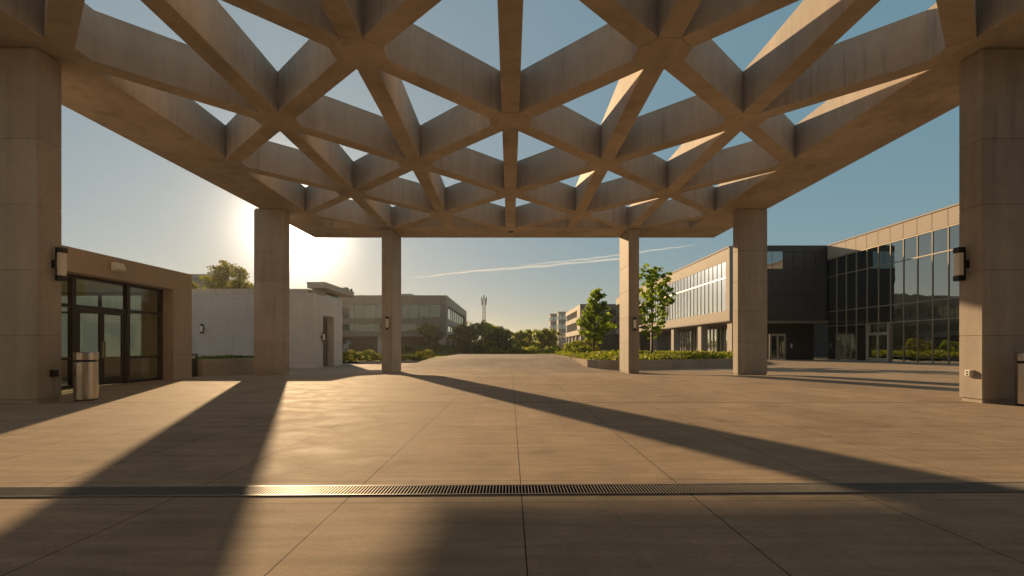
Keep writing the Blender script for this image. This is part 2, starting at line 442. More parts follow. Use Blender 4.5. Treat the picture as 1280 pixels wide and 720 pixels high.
class MB:
    """collects geometry in WORLD coordinates; build() links it as one mesh object"""
    def __init__(self):
        self.v, self.f, self.mi = [], [], []
    def add(self, verts, faces, mi=0):
        b = len(self.v)
        self.v += [tuple(p) for p in verts]
        self.f += [tuple(b + i for i in q) for q in faces]
        self.mi += [mi] * len(faces)
        return self
    def box(self, x0, x1, y0, y1, z0, z1, mi=0):
        x0, x1 = min(x0, x1), max(x0, x1); y0, y1 = min(y0, y1), max(y0, y1); z0, z1 = min(z0, z1), max(z0, z1)
        v = [(x0, y0, z0), (x1, y0, z0), (x1, y1, z0), (x0, y1, z0), (x0, y0, z1), (x1, y0, z1), (x1, y1, z1), (x0, y1, z1)]
        return self.add(v, [(0, 3, 2, 1), (4, 5, 6, 7), (0, 1, 5, 4), (1, 2, 6, 5), (2, 3, 7, 6), (3, 0, 4, 7)], mi)
    def prism(self, poly, z0, z1, mi=0, mi_bottom=None):
        n = len(poly)
        a = sum(poly[i][0] * poly[(i + 1) % n][1] - poly[(i + 1) % n][0] * poly[i][1] for i in range(n))
        if a < 0: poly = poly[::-1]
        v = [(x, y, z0) for x, y in poly] + [(x, y, z1) for x, y in poly]
        self.add(v, [tuple(range(n - 1, -1, -1))], mi if mi_bottom is None else mi_bottom)
        b = len(self.v) - 2 * n
        self.f += [tuple(b + n + i for i in range(n))]; self.mi += [mi]
        for i in range(n):
            j = (i + 1) % n
            self.f.append((b + i, b + j, b + n + j, b + n + i)); self.mi.append(mi)
        return self
    def loft(self, rings, cap=True, mi=0):
        n = len(rings[0]); b = len(self.v)
        for r in rings: self.v += [tuple(p) for p in r]
        for k in range(len(rings) - 1):
            for i in range(n):
                j = (i + 1) % n
                self.f.append((b + k * n + i, b + k * n + j, b + (k + 1) * n + j, b + (k + 1) * n + i)); self.mi.append(mi)
        if cap:
            self.f.append(tuple(b + i for i in range(n - 1, -1, -1))); self.mi.append(mi)
            t = b + (len(rings) - 1) * n
            self.f.append(tuple(t + i for i in range(n))); self.mi.append(mi)
        return self
    def lathe(self, cx, cy, prof, n=32, cap=True, mi=0):
        return self.loft([[(cx + r * math.cos(2 * math.pi * i / n), cy + r * math.sin(2 * math.pi * i / n), z) for i in range(n)] for r, z in prof], cap, mi)
    def tube(self, pts, radii, n=7, mi=0):
        pts = [Vector(p) for p in pts]
        rings = []
        for i, p in enumerate(pts):
            t = (pts[min(i + 1, len(pts) - 1)] - pts[max(i - 1, 0)]).normalized()
            a = Vector((0, 0, 1)) if abs(t.z) < 0.9 else Vector((1, 0, 0))
            u = t.cross(a).normalized(); w = t.cross(u).normalized()
            r = radii[i] if hasattr(radii, '__len__') else radii
            rings.append([p + u * (r * math.cos(2 * math.pi * k / n)) + w * (r * math.sin(2 * math.pi * k / n)) for k in range(n)])
        return self.loft(rings, True, mi)
    def build(self, name, mats, parent=None, bevel=0.0, smooth=False, loc=None, seg=1):
        if not isinstance(mats, (list, tuple)): mats = [mats]
        org = wloc(parent) if parent is not None else Vector(loc or (0, 0, 0))
        me = bpy.data.meshes.new(name)
        me.from_pydata([(x - org.x, y - org.y, z - org.z) for x, y, z in self.v], [], self.f)
        for m in mats: me.materials.append(m)
        me.polygons.foreach_set('material_index', self.mi)
        bm = bmesh.new(); bm.from_mesh(me)
        bmesh.ops.recalc_face_normals(bm, faces=bm.faces)
        if bevel:
            es = [e for e in bm.edges if len(e.link_faces) == 2 and e.calc_face_angle(0) > 0.5]
            bmesh.ops.bevel(bm, geom=es, offset=bevel, segments=seg, affect='EDGES', profile=0.6, clamp_overlap=True)
        bm.to_mesh(me); bm.free()
        if smooth:
            me.polygons.foreach_set('use_smooth', [True] * len(me.polygons))
            try: me.set_sharp_from_angle(angle=R(35))
            except Exception: pass
        o = bpy.data.objects.new(name, me)
        COL.objects.link(o)
        if parent is not None: o.parent = parent
        else: o.location = org
        return o

def copy_tree(o, parent=None):
    c = o.copy(); COL.objects.link(c); c.parent = parent
    for ch in list(o.children): copy_tree(ch, c)
    return c

def leaf_mesh(name, mat, parent, pts, size, up=0.0, jitter=0.35, org=None):
    """one small pointed leaf per point; pts world coordinates (N,3)"""
    pts = np.asarray(pts, float); N = len(pts)
    o = np.array(wloc(parent)) if parent is not None else np.array(org if org is not None else (0, 0, 0))
    d = rng.normal(size=(N, 3)); d[:, 2] += up
    d /= np.linalg.norm(d, axis=1)[:, None]
    e = rng.normal(size=(N, 3)); e -= (e * d).sum(1)[:, None] * d
    e /= np.linalg.norm(e, axis=1)[:, None]
    s = size * (1 + jitter * rng.normal(size=N)).clip(0.45, 1.8)
    a, b = d * s[:, None], e * (s * 0.42)[:, None]
    P = pts - o
    v = np.stack([P - a * 0.5, P + b, P + a * 0.6, P - b], 1).reshape(-1, 3)
    me = bpy.data.meshes.new(name)
    me.vertices.add(4 * N); me.vertices.foreach_set('co', v.ravel())
    me.loops.add(4 * N); me.loops.foreach_set('vertex_index', np.arange(4 * N))
    me.polygons.add(N); me.polygons.foreach_set('loop_start', np.arange(N) * 4)
    me.update(calc_edges=True); me.validate()
    me.materials.append(mat)
    ob = bpy.data.objects.new(name, me); COL.objects.link(ob)
    if parent is not None: ob.parent = parent
    else: ob.location = Vector(o)
    return ob

# ================================================================== THE GROUND
# paving: one sheet from behind the camera to the planting, with the shallow dip
xs = sorted(set([-46, -38, -32, -27] + [round(-24 + 0.75 * i, 3) for i in range(65)] + [27, 32, 38, 46, 60]))
ys = sorted(set([-40, -25, -15, -8, -3] + [float(i) for i in range(0, 18)] + [18 + 0.6 * i for i in range(80)]))
ys = [y for y in ys if y <= 62]
mb = MB()
mb.add([(x, y, gz(x, y)) for y in ys for x in xs],
       [(j * len(xs) + i, j * len(xs) + i + 1, (j + 1) * len(xs) + i + 1, (j + 1) * len(xs) + i) for j in range(len(ys) - 1) for i in range(len(xs) - 1)])
o = mb.build('plaza_paving', M['paving'], smooth=True)
tag(o, 'broad warm concrete plaza paving with straight joints', kind='structure')

mb = MB(); mb.add([(-4000, -1500, -0.42), (4000, -1500, -0.42), (4000, 6000, -0.42), (-4000, 6000, -0.42)], [(0, 1, 2, 3)])
tag(mb.build('ground', M['earth']), 'flat dry ground running out to the horizon', kind='structure')
mb = MB(); mb.add([(-160, 60.5, -0.02), (160, 60.5, -0.02), (160, 175, -0.02), (-160, 175, -0.02)], [(0, 1, 2, 3)])
tag(mb.build('road', M['asphalt']), 'dark asphalt road and parking lot beyond the plaza', kind='structure')

# the ramp that climbs from the canopy to the upper walk, with kerb edges
RAMP = []
def ramp_z(y): return -0.215 + 0.53 * sstep((y - 29.3) / 13.0)
def ramp_l(y): return -7.3 + 0.75 * sstep((y - 29) / 12)
def ramp_r(y): return 6.4 - 1.5 * sstep((y - 29) / 5)
rows = [29.0 + 0.5 * i for i in range(32)] + [46, 52, 58, 64]
mb = MB(); NX = 14
for y in rows:
    for i in range(NX + 1):
        t = i / NX
        x = ramp_l(y) * (1 - t) + ramp_r(y) * t
        edge = min(1.0, min(t, 1 - t) * 5)
        mb.v.append((x, y, max(gz(x, y) + 0.004, ramp_z(y) * 1.0 + 0.0 * edge)))
for j in range(len(rows) - 1):
    for i in range(NX):
        a = j * (NX + 1) + i
        mb.f.append((a, a + 1, a + NX + 2, a + NX + 1)); mb.mi.append(0)
b = len(mb.v)
for side in (0, NX):          # kerb faces down to the paving
    base = len(mb.v)
    for j, y in enumerate(rows):
        x, yy, z = mb.v[j * (NX + 1) + side]
        mb.v.append((x, yy, -0.5))
    for j in range(len(rows) - 1):
        t0, t1 = j * (NX + 1) + side, (j + 1) * (NX + 1) + side
        mb.f.append((t0, t1, base + j + 1, base + j)); mb.mi.append(0)
tag(mb.build('walkway_ramp', M['walk'], smooth=True), 'concrete walkway ramp rising away between the planted beds', kind='structure')

# ================================================================== THE CANOPY
HS = 6.4                       # soffit above the eye
ZB, ZT = CAM_Z + HS, CAM_Z + HS + 1.14
A = 3.30                       # half spacing of the lattice
BW = 0.48                      # width of a beam
ROW0 = 10.85; RS = 3.28
XE, XI = 11.9, 9.66            # outer and inner face of the side beams
YF, YFI = 29.0, 26.62          # far beam
YNI, YN = -5.0, -7.4           # near beam, behind the camera
canopy = thing('concrete_canopy', (0, 10.8, 0), 'large concrete canopy of crossing diagonal beams on broad flat columns over the plaza', 'canopy')

def clip_poly(poly, axis, lim, sign):
    out = []
    for i in range(len(poly)):
        p, q = poly[i], poly[(i + 1) % len(poly)]
        a, b = sign * (lim - p[axis]), sign * (lim - q[axis])
        if a >= 0: out.append(p)
        if a * b < 0:
            t = a / (a - b)
            out.append((p[0] + t * (q[0] - p[0]), p[1] + t * (q[1] - p[1])))
    return out
def inside(poly):
    for ax, lim, s in ((0, XI - 0.002, 1), (0, -XI + 0.002, -1), (1, YFI - 0.002, 1), (1, YNI + 0.002, -1)):
        poly = clip_poly(poly, ax, lim, s)
        if len(poly) < 3: return None
    return poly
HR = BW / 2 / math.tan(R(22.5))     # hub apothem
def seg(p, q, name):
    p, q = Vector(p), Vector(q); d = (q - p).normalized(); n = Vector((-d.y, d.x)) * BW / 2
    a, b = p + d * HR, q - d * HR
    poly = inside([tuple(a + n), tuple(a - n), tuple(b - n), tuple(b + n)])
    if not poly: return
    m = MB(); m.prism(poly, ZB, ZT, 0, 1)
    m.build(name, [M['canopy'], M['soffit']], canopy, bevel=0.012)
for k in range(-6, 7):
    y = ROW0 + RS * k
    for i in range(-4, 5):
        if (i + k) % 2 == 0: continue     # hubs alternate from row to row
        x = A * i
        hub = [(x + HR / math.cos(R(22.5)) * math.cos(R(22.5 + 45 * t)), y + HR / math.cos(R(22.5)) * math.sin(R(22.5 + 45 * t))) for t in range(8)]
        hp = inside(hub)
        if hp:
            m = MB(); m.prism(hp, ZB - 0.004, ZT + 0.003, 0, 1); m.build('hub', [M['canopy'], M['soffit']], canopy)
        seg((x, y), (x, y + 2 * RS), 'beam')
        seg((x, y), (x + A, y + RS), 'diagonal_beam')
        seg((x, y), (x - A, y + RS), 'diagonal_beam')
# edge beams (mitred by butting)
XEL = 11.9
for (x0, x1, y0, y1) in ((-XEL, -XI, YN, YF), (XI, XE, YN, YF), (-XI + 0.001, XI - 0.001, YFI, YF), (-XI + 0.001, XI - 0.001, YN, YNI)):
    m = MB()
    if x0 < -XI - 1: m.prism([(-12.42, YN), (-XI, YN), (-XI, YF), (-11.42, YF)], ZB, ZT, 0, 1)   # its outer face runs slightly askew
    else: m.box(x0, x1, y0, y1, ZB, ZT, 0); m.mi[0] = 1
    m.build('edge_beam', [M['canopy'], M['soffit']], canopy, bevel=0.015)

def column(x0, x1, y0, y1):
    cx, cy = (x0 + x1) / 2, (y0 + y1) / 2
    zb = min(gz(x0, y0), gz(x1, y1), gz(x0, y1), gz(x1, y0)) - 0.05
    def ring(z, ins, ch=0.022):
        a, b, c, d = x0 + ins, x1 - ins, y0 + ins, y1 - ins
        return [(a + ch, c, z), (b - ch, c, z), (b, c + ch, z), (b, d - ch, z), (b - ch, d, z), (a + ch, d, z), (a, d - ch, z), (a, c + ch, z)]
    g = gz(cx, cy)
    rings = [ring(zb, 0.03), ring(g + 0.09, 0.03), ring(g + 0.09, 0.0)]
    for zj in (1.45, 2.85, 4.25, 5.65):
        rings += [ring(zj - 0.010, 0), ring(zj - 0.006, 0.012), ring(zj + 0.006, 0.012), ring(zj + 0.010, 0)]
    rings += [ring(ZB - 0.05, 0), ring(ZB - 0.048, 0.035), ring(ZB + 0.02, 0.035)]
    m = MB(); m.loft(rings)
    return m.build('column', M['column'], canopy)
for s in (-1, 1):
    for (xa, xb, ya, yb) in ((10.08, 11.86, 10.58, 11.16), (10.50, 11.86, 22.88, 23.42), (10.1, 11.86, -1.7, -1.12)):
        if s < 0 and ya > 20: xa, xb = 10.42, 11.84
        column(min(s * xa, s * xb), max(s * xa, s * xb), ya, yb)
    column(s * 6.64 - 0.285, s * 6.64 + 0.285, 26.66, 28.9)
    column(s * 6.64 - 0.285, s * 6.64 + 0.285, -7.3, -5.06)

t = thing('downlight', (0.03, 27.5, ZB), 'small dark round downlight in the soffit of the far beam, at its middle', 'ceiling light')
m = MB(); m.lathe(0.03, 27.5, [(0.17, ZB + 0.01), (0.17, ZB - 0.02), (0.12, ZB - 0.02), (0.10, ZB - 0.006)], 24, cap=False); m.build('ring', M['bronze'], t, smooth=True)
m = MB(); m.lathe(0.03, 27.5, [(0.10, ZB - 0.008), (0.10, ZB - 0.006)], 24); m.build('lens', M['black'], t)
# wall lamps on the columns ------------------------------------------------------
def wall_lamp(x, y, z, dx, dy, label, h=0.74):
    """back plate on the wall, dark caps top and bottom, white diffuser; (dx,dy) points away from the wall"""
    t = thing('wall_lamp', (x, y, z), label, 'wall lamp', 'upright wall lamps with white diffusers')
    n = Vector((dx, dy)); s = Vector((-dy, dx))
    def bx(m, o0, o1, w, z0, z1, mi=0):
        a = Vector((x, y)) + n * o0 - s * w; b = Vector((x, y)) + n * o1 + s * w
        m.box(a.x, b.x, a.y, b.y, z + z0, z + z1, mi)
    m = MB(); bx(m, -0.004, 0.10, 0.06, -0.09, 0.09); m.build('bracket', M['black'], t, bevel=0.006)
    m = MB(); bx(m, 0.098, 0.125, 0.085, -h / 2, h / 2); m.build('back_plate', M['black'], t, bevel=0.004)
    for a, b in ((h / 2 - 0.115, h / 2 - 0.002), (-h / 2 + 0.002, -h / 2 + 0.115)):
        m = MB(); bx(m, 0.127, 0.25, 0.08, a, b); m.build('end_cap', M['black'], t, bevel=0.01)
    m = MB(); bx(m, 0.127, 0.235, 0.07, -h / 2 + 0.117, h / 2 - 0.117); m.build('diffuser', M['lamp_white'], t, bevel=0.02, seg=2)
    return t
wall_lamp(-10.08, 10.95, 3.03, 1, 0, 'dark wall lamp with white diffuser on the near left column beside the glass entrance')
wall_lamp(10.08, 10.95, 3.03, -1, 0, 'dark wall lamp with white diffuser on the near right column above the power outlet')
wall_lamp(-6.58, 26.66, 2.48, 0, -1, 'small upright wall lamp on the narrow shaded column in front of the banded office block', 0.70)
wall_lamp(6.64, 26.66, 2.44, 0, -1, 'small upright wall lamp on the slim column between the two young trees', 0.70)

def outlet(x, y, z, dx, label, mat):
    t = thing('power_outlet', (x, y, z), label, 'outlet')
    m = MB(); m.box(x, x + dx * 0.07, y - 0.075, y + 0.075, z - 0.075, z + 0.075); m.build('box', mat, t, bevel=0.008)
    m = MB(); m.box(x + dx * 0.072, x + dx * 0.085, y - 0.06, y + 0.06, z - 0.06, z + 0.062); m.build('cover', mat, t, bevel=0.004)
    m = MB()
    for k in (-1, 1):
        m.box(x + dx * 0.0852, x + dx * 0.088, y - 0.028, y + 0.028, z + 0.028 * k - 0.016, z + 0.028 * k + 0.016)
    m.build('socket', M['black'], t)
    return t
outlet(10.08, 10.86, 0.63, -1, 'white weatherproof power outlet low on the sunlit near right column', M['white_paint'])
outlet(-10.08, 10.92, 0.63, 1, 'grey power outlet low on the shaded near left column', M['bronze'])

# drain ------------------------------------------------------------------------------
drain = thing('trench_drain', (0, 4.16, 0), 'long slotted metal drain grate set across the paving in front', 'drain')
drain.rotation_euler = (0, 0, 0)
def dr(x, y): return (x, 4.16 + y + 0.018 * x, 0)
m = MB()
L = 14.0
m.add([(x, 4.16 + y + 0.018 * x, 0.004) for x, y in ((-L, -0.13), (L, -0.13), (L, 0.13), (-L, 0.13))], [(0, 1, 2, 3)])
m.build('channel_shade', M['void'], drain)  # flat black sheet on the paving, painted as the shade inside the drain
m = MB()
for y0, y1 in ((-0.138, -0.125), (0.125, 0.138)):
    v = [(x, 4.16 + y + 0.018 * x, z) for z in (0.0042, 0.012) for x, y in ((-L, y0), (L, y0), (L, y1), (-L, y1))]
    m.add(v, [(0, 3, 2, 1), (4, 5, 6, 7), (0, 1, 5, 4), (1, 2, 6, 5), (2, 3, 7, 6), (3, 0, 4, 7)])
m.build('frame', M['grate'], drain)
m = MB()
x = -L
while x < L:
    for ya, yb in ((-0.122, 0.122),):
        v = [(x + dx, 4.16 + y + 0.018 * x, z) for z in (0.0046, 0.0115) for dx, y in ((0, ya), (0.006, ya), (0.006, yb), (0, yb))]
        m.add(v, [(0, 3, 2, 1), (4, 5, 6, 7), (0, 1, 5, 4), (1, 2, 6, 5), (2, 3, 7, 6), (3, 0, 4, 7)])
    x += 0.027
m.build('grate', M['grate'], drain)

# litter bins ----------------------------------------------------------------------
def round_bin(x, y, r, h, label):
    g = gz(x, y)
    t = thing('litter_bin', (x, y, g), label, 'litter bin', 'round stainless litter bins')
    m = MB(); m.lathe(x, y, [(r - 0.02, g), (r - 0.02, g + 0.03)], 40); m.build('base_ring', M['black'], t, smooth=True)
    m = MB(); m.lathe(x, y, [(r - 0.01, g + 0.031), (r, g + 0.04), (r, g + h * 0.79), (r - 0.008, g + h * 0.80)], 48)
    b = m.build('body', M['steel'], t, smooth=True)
    m = MB(); m.lathe(x, y, [(r - 0.035, g + h * 0.801), (r - 0.035, g + h * 0.838)], 40); m.build('slot_band', M['black'], t, smooth=True)
    m = MB(); m.lathe(x, y, [(r, g + h * 0.839), (r + 0.006, g + h * 0.845), (r + 0.006, g + h * 0.985), (r - 0.008, g + h), (r - 0.12, g + h), (r - 0.14, g + h - 0.03)], 48)
    m.build('lid', M['steel'], t, smooth=True)
    return t
round_bin(-9.58, 11.2, 0.222, 1.09, 'round stainless litter bin by the near left column and glass entrance doors')
round_bin(10.655, 10.18, 0.222, 1.09, 'round stainless litter bin against the near right column, cut by the picture edge')

bx_, by_ = -13.12, 20.15
t = thing('litter_bin', (bx_, by_, 0), 'square black litter bin at the corner of the pale entrance pavilion beside the planter', 'litter bin')
m = MB(); m.box(bx_ - 0.25, bx_ + 0.25, by_ - 0.25, by_ + 0.25, -0.02, 0.74); m.build('body', M['black'], t, bevel=0.02)
m = MB()
for sx in (-1, 1):
    for sy in (-1, 1):
        m.box(bx_ + sx * 0.25 - sx * 0.05, bx_ + sx * 0.25, by_ + sy * 0.25 - sy * 0.05, by_ + sy * 0.25, 0.741, 0.88)
m.build('post', M['black'], t)
m = MB(); m.box(bx_ - 0.27, bx_ + 0.27, by_ - 0.27, by_ + 0.27, 0.881, 0.95); m.build('lid', M['black'], t, bevel=0.015)
m = MB(); m.box(bx_ - 0.19, bx_ + 0.19, by_ - 0.19, by_ + 0.19, 0.742, 0.83); m.build('liner', M['white_paint'], t, bevel=0.02)

# ================================================================== FACADE HELPER
class Face:
    """a wall plane: u runs along it, w out of it, z up"""
    def __init__(self, kind, c): self.k, self.c = kind, c
    def box(self, m, u0, u1, w0, w1, z0, z1, mi=0):
        c = self.c
        if self.k == '-x': m.box(c - w0, c - w1, u0, u1, z0, z1, mi)
        if self.k == '+x': m.box(c + w0, c + w1, u0, u1, z0, z1, mi)
        if self.k == '-y': m.box(u0, u1, c - w0, c - w1, z0, z1, mi)
        if self.k == '+y': m.box(u0, u1, c + w0, c + w1, z0, z1, mi)
        return m
    def part(self, name, mat, parent, u0, u1, w0, w1, z0, z1, bevel=0.0):
        m = MB(); self.box(m, u0, u1, w0, w1, z0, z1); return m.build(name, mat, parent, bevel)

def glass_door(face, parent, u0, u1, z0, z1, w, frame, glass, hinge, pull=True):
    """a framed glass leaf with its pane, bottom rail and pull handle"""
    st = 0.085
    m = MB()
    face.box(m, u0, u0 + st, w - 0.05, w, z0, z1); face.box(m, u1 - st, u1, w - 0.05, w, z0, z1)
    face.box(m, u0 + st, u1 - st, w - 0.05, w, z1 - 0.1, z1); face.box(m, u0 + st, u1 - st, w - 0.05, w, z0, z0 + 0.25)
    d = m.build('door', frame, parent)
    m = MB(); face.box(m, u0 + st, u1 - st, w - 0.032, w - 0.018, z0 + 0.25, z1 - 0.1); m.build('pane', glass, d)
    if pull:
        hu = u1 - st / 2 if hinge == 'low' else u0 + st / 2
        m = MB()
        face.box(m, hu - 0.014, hu + 0.014, w + 0.05, w + 0.075, z0 + 0.85, z0 + 1.35)
        face.box(m, hu - 0.012, hu + 0.012, w + 0.001, w + 0.05, z0 + 0.87, z0 + 0.90)
        face.box(m, hu - 0.012, hu + 0.012, w + 0.001, w + 0.05, z0 + 1.30, z0 + 1.33)
        m.build('handle', M['steel'], d)
    return d

# ================================================================== ENTRANCE PAVILION (left)
PX, PZ = -12.4, 4.03
pav = thing('entrance_pavilion', (PX, 15, 0), 'low tan concrete pavilion with a recessed bronze framed glass entrance, at left', 'building')
fp = Face('-x', PX); fp.k = '+x'           # it faces the plaza, towards +x
YA, YB_, YC = 11.2, 18.26, 19.32
def box_part(name, mat, parent, *b, bevel=0.0):
    m = MB(); m.box(*b); return m.build(name, mat, parent, bevel)
box_part('pier', M['pavilion'], pav, -13.6, PX, YB_, YC, -0.2, 3.33, bevel=0.015)
box_part('pier', M['pavilion'], pav, -13.6, PX, 10.2, YA, -0.2, 3.33, bevel=0.015)
box_part('fascia', M['pavilion'], pav, -13.6, PX, 10.2, YC, 3.332, PZ, bevel=0.015)
box_part('roof', M['pavilion'], pav, -24.0, -13.602, 10.2, YC, 3.42, PZ - 0.06)
box_part('ceiling', M['plaster'], pav, -23.6, -13.602, 10.6, YC - 0.3, 3.34, 3.41)
m = MB()
m.box(-24.0, -17.6, YC - 0.3, YC, -0.2, 3.335); m.box(-14.1, -13.602, YC - 0.3, YC, -0.2, 3.335)
m.box(-17.598, -14.102, YC - 0.3, YC, -0.2, 0.85); m.box(-17.598, -14.102, YC - 0.3, YC, 3.2, 3.335)
m.build('end_wall', M['pavilion'], pav)
m = MB()
for x_ in (-17.598, -15.9, -14.182): m.box(x_, x_ + 0.08, YC - 0.2, YC - 0.1, 0.851, 3.199)
m.box(-17.517, -14.183, YC - 0.19, YC - 0.11, 2.50, 2.58)
m.build('end_window_frame', M['bronze'], pav)
box_part('end_window', M['glass'], pav, -17.59, -14.11, YC - 0.155, YC - 0.145, 0.851, 3.199)
box_part('end_wall', M['pavilion'], pav, -24.0, -13.602, 10.2, 10.5, -0.2, 3.335)
# back wall with a wide window
m = MB()
m.box(-24, -23.7, 10.502, YC - 0.302, -0.2, 0.9); m.box(-24, -23.7, 10.502, YC - 0.302, 3.0, 3.335)
m.box(-24, -23.7, 10.502, 12.2, 0.902, 2.998); m.box(-24, -23.7, YC - 1.6, YC - 0.302, 0.902, 2.998)
m.build('back_wall', M['plaster'], pav)
box_part('back_window', M['glass'], pav, -23.86, -23.84, 12.2, YC - 1.6, 0.902, 2.998)
box_part('floor', M['carpet'], pav, -23.7, -13.0, 10.502, YC - 0.302, -0.2, 0.012)
box_part('inner_partition', M['plaster'], pav, -19.6, -19.45, 15.9, YC - 0.302, 0.013, 3.33)
# glazing
GXF = -12.87
fg = Face('+x', GXF)
UM = [YA, 12.55, 14.55, 16.62, 18.26]      # main mullions
for u in UM:
    a, b = (u, u + 0.1) if u == YA else ((u - 0.1, u) if u == 18.26 else (u - 0.07, u + 0.07))
    fg.part('mullion', M['bronze'], pav, a, b, -0.06, 0.08, 0.0, 3.33)
def rail(u0, u1, z0, z1): fg.part('transom', M['bronze'], pav, u0, u1, -0.055, 0.06, z0, z1)
def pane(u0, u1, z0, z1): fg.part('pane', M['glass'], pav, u0, u1, -0.008, 0.008, z0, z1)
for u0, u1 in ((YA + 0.1, 12.48), (12.62, 14.48), (16.69, 18.16)):
    rail(u0, u1, 0.0, 0.10); rail(u0, u1, 0.82, 0.90); rail(u0, u1, 2.36, 2.46); rail(u0, u1, 3.24, 3.33)
    pane(u0, u1, 0.10, 0.82); pane(u0, u1, 0.90, 2.36); pane(u0, u1, 2.46, 3.24)
rail(14.62, 16.55, 2.34, 2.46); rail(14.62, 16.55, 3.24, 3.33); pane(14.62, 16.55, 2.46, 3.24)
rail(14.62, 14.70, 0.0, 2.338); rail(16.47, 16.55, 0.0, 2.338)
glass_door(fg, pav, 14.705, 15.58, 0.015, 2.335, 0.04, M['bronze'], M['glass'], 'low')
glass_door(fg, pav, 15.59, 16.465, 0.015, 2.335, 0.04, M['bronze'], M['glass'], 'high')

t = thing('flood_light', (PX, 15.55, 3.72), 'white box shaped flood light on the fascia above the glass entrance', 'flood light')
m = MB(); m.box(PX, PX + 0.05, 15.42, 15.68, 3.62, 3.82); m.build('back_box', M['white_paint'], t, bevel=0.01)
m = MB(); m.loft([[(PX + 0.051, 15.33, 3.55), (PX + 0.051, 15.77, 3.55), (PX + 0.051, 15.77, 3.84), (PX + 0.051, 15.33, 3.84)],
                  [(PX + 0.22, 15.36, 3.62), (PX + 0.22, 15.74, 3.62), (PX + 0.16, 15.74, 3.84), (PX + 0.16, 15.36, 3.84)]])
m.build('housing', M['white_paint'], t, bevel=0.012)

# chairs seen through the glass
def chair(x, y, label):
    t = thing('chair', (x, y, 0.012), label, 'chair', 'pale chairs inside the pavilion')
    m = MB(); m.box(x - 0.23, x + 0.23, y - 0.23, y + 0.23, 0.43, 0.47); m.build('seat', M['wood_seat'], t, bevel=0.015)
    m = MB(); m.loft([[(x - 0.25, y - 0.2, 0.50), (x - 0.22, y - 0.2, 0.50), (x - 0.22, y + 0.2, 0.50), (x - 0.25, y + 0.2, 0.50)],
                      [(x - 0.33, y - 0.22, 0.9), (x - 0.30, y - 0.22, 0.9), (x - 0.30, y + 0.22, 0.9), (x - 0.33, y + 0.22, 0.9)]])
    m.build('backrest', M['wood_seat'], t, bevel=0.01)
    for sx in (-1, 1):
        for sy in (-1, 1):
            m = MB(); m.tube([(x + sx * 0.2, y + sy * 0.2, 0.43), (x + sx * 0.23, y + sy * 0.22, 0.014)], 0.014, 8)
            m.build('leg', M['steel'], t)
chair(-14.6, 14.0, 'pale chair inside the pavilion behind the glass left of the doors')
chair(-14.9, 17.3, 'pale chair inside the pavilion behind the glass right of the doors')

# ================================================================== PLANTER AT LEFT WITH HEDGE
plt = thing('planter', (-13.6, 22.5, 0), 'long low concrete planter holding a clipped hedge beside the pavilion', 'planter')
def wall_run(m, pts, th, z0, z1, mi=0):
    """a wall of thickness th to the left of the walking direction"""
    P = [Vector(p) for p in pts]; n = len(P); off = []
    for i in range(n):
        d = (P[min(i + 1, n - 1)] - P[max(i - 1, 0)]).normalized()
        off.append(P[i] + Vector((-d.y, d.x)) * th)
    for i in range(n - 1):
        m.prism([tuple(P[i]), tuple(P[i + 1]), tuple(off[i + 1]), tuple(off[i])], z0, z1, mi)
m = MB(); m.prism([(-13.0, 20.55), (-12.75, 20.55), (-12.45, 26.0), (-12.7, 26.0)], -0.3, 0.68); m.build('front_wall', M['planter'], plt, bevel=0.015)
m = MB(); m.prism([(-19, 20.55), (-13.002, 20.55), (-13.002, 20.8), (-19, 20.8)], -0.3, 0.68); m.build('side_wall', M['planter'], plt, bevel=0.015)
m = MB(); m.prism([(-19, 25.75), (-12.72, 25.75), (-12.702, 26.0), (-19, 26.0)], -0.3, 0.68); m.build('side_wall', M['planter'], plt, bevel=0.015)
m = MB(); m.prism([(-19, 20.8), (-13.0, 20.8), (-12.72, 25.75), (-19, 25.75)], -0.3, 0.58); m.build('soil', M['soil'], plt)
def hedge_pts(x0, x1, y0, y1, z0, h, n, lump=0.12):
    p = rng.random((n, 3)); q = np.empty((n, 3))
    q[:, 0] = x0 + (x1 - x0) * p[:, 0]; q[:, 1] = y0 + (y1 - y0) * p[:, 1]
    top = h * (0.85 + lump * np.sin(q[:, 0] * 2.3 + 1.1 * q[:, 1]) + lump * np.sin(q[:, 1] * 3.1 - q[:, 0]))
    q[:, 2] = z0 + top * p[:, 2] ** 0.55
    return q
h = leaf_mesh('hedge', M['leaf_dark'], None, hedge_pts(-18.8, -12.85, 20.85, 25.7, 0.58, 0.20, 9000), 0.075, org=(-15, 23, 0.58))
tag(h, 'dark green low hedge growing in the long concrete planter', 'hedge')

# ================================================================== PALE SERVICE BLOCK (behind the left columns)
WY, WX = 33.4, -13.27
blk = thing('service_block', (WX, WY, 0), 'pale concrete panel block with a deep side doorway, behind the left columns', 'building')
WT = 66.6 * WY / 620 + CAM_Z
DF0, DF1 = WX * -620 / 234.2, WX * -620 / 220.4     # doorway along the side
WYE = 13.27 * 620 / 210.0
m = MB()
m.box(-40, WX, WY, DF0, -0.4, WT)
m.build('wall', M['pale_wall'], blk, bevel=0.01)
box_part('wall', M['pale_wall'], blk, -40, WX, DF1, WYE, -0.4, WT, bevel=0.01)
box_part('wall', M['pale_wall'], blk, -40, WX - 0.55, DF0 + 0.002, DF1 - 0.002, -0.4, WT - 0.003)
box_part('lintel', M['pale_wall'], blk, WX - 0.548, WX - 0.004, DF0 + 0.002, DF1 - 0.002, 3.45, WT - 0.003)
d = box_part('door', M['door_dark'], blk, WX - 0.547, WX - 0.49, DF0 + 0.05, DF1 - 0.05, gz(WX, 35) + 0.01, 3.40)
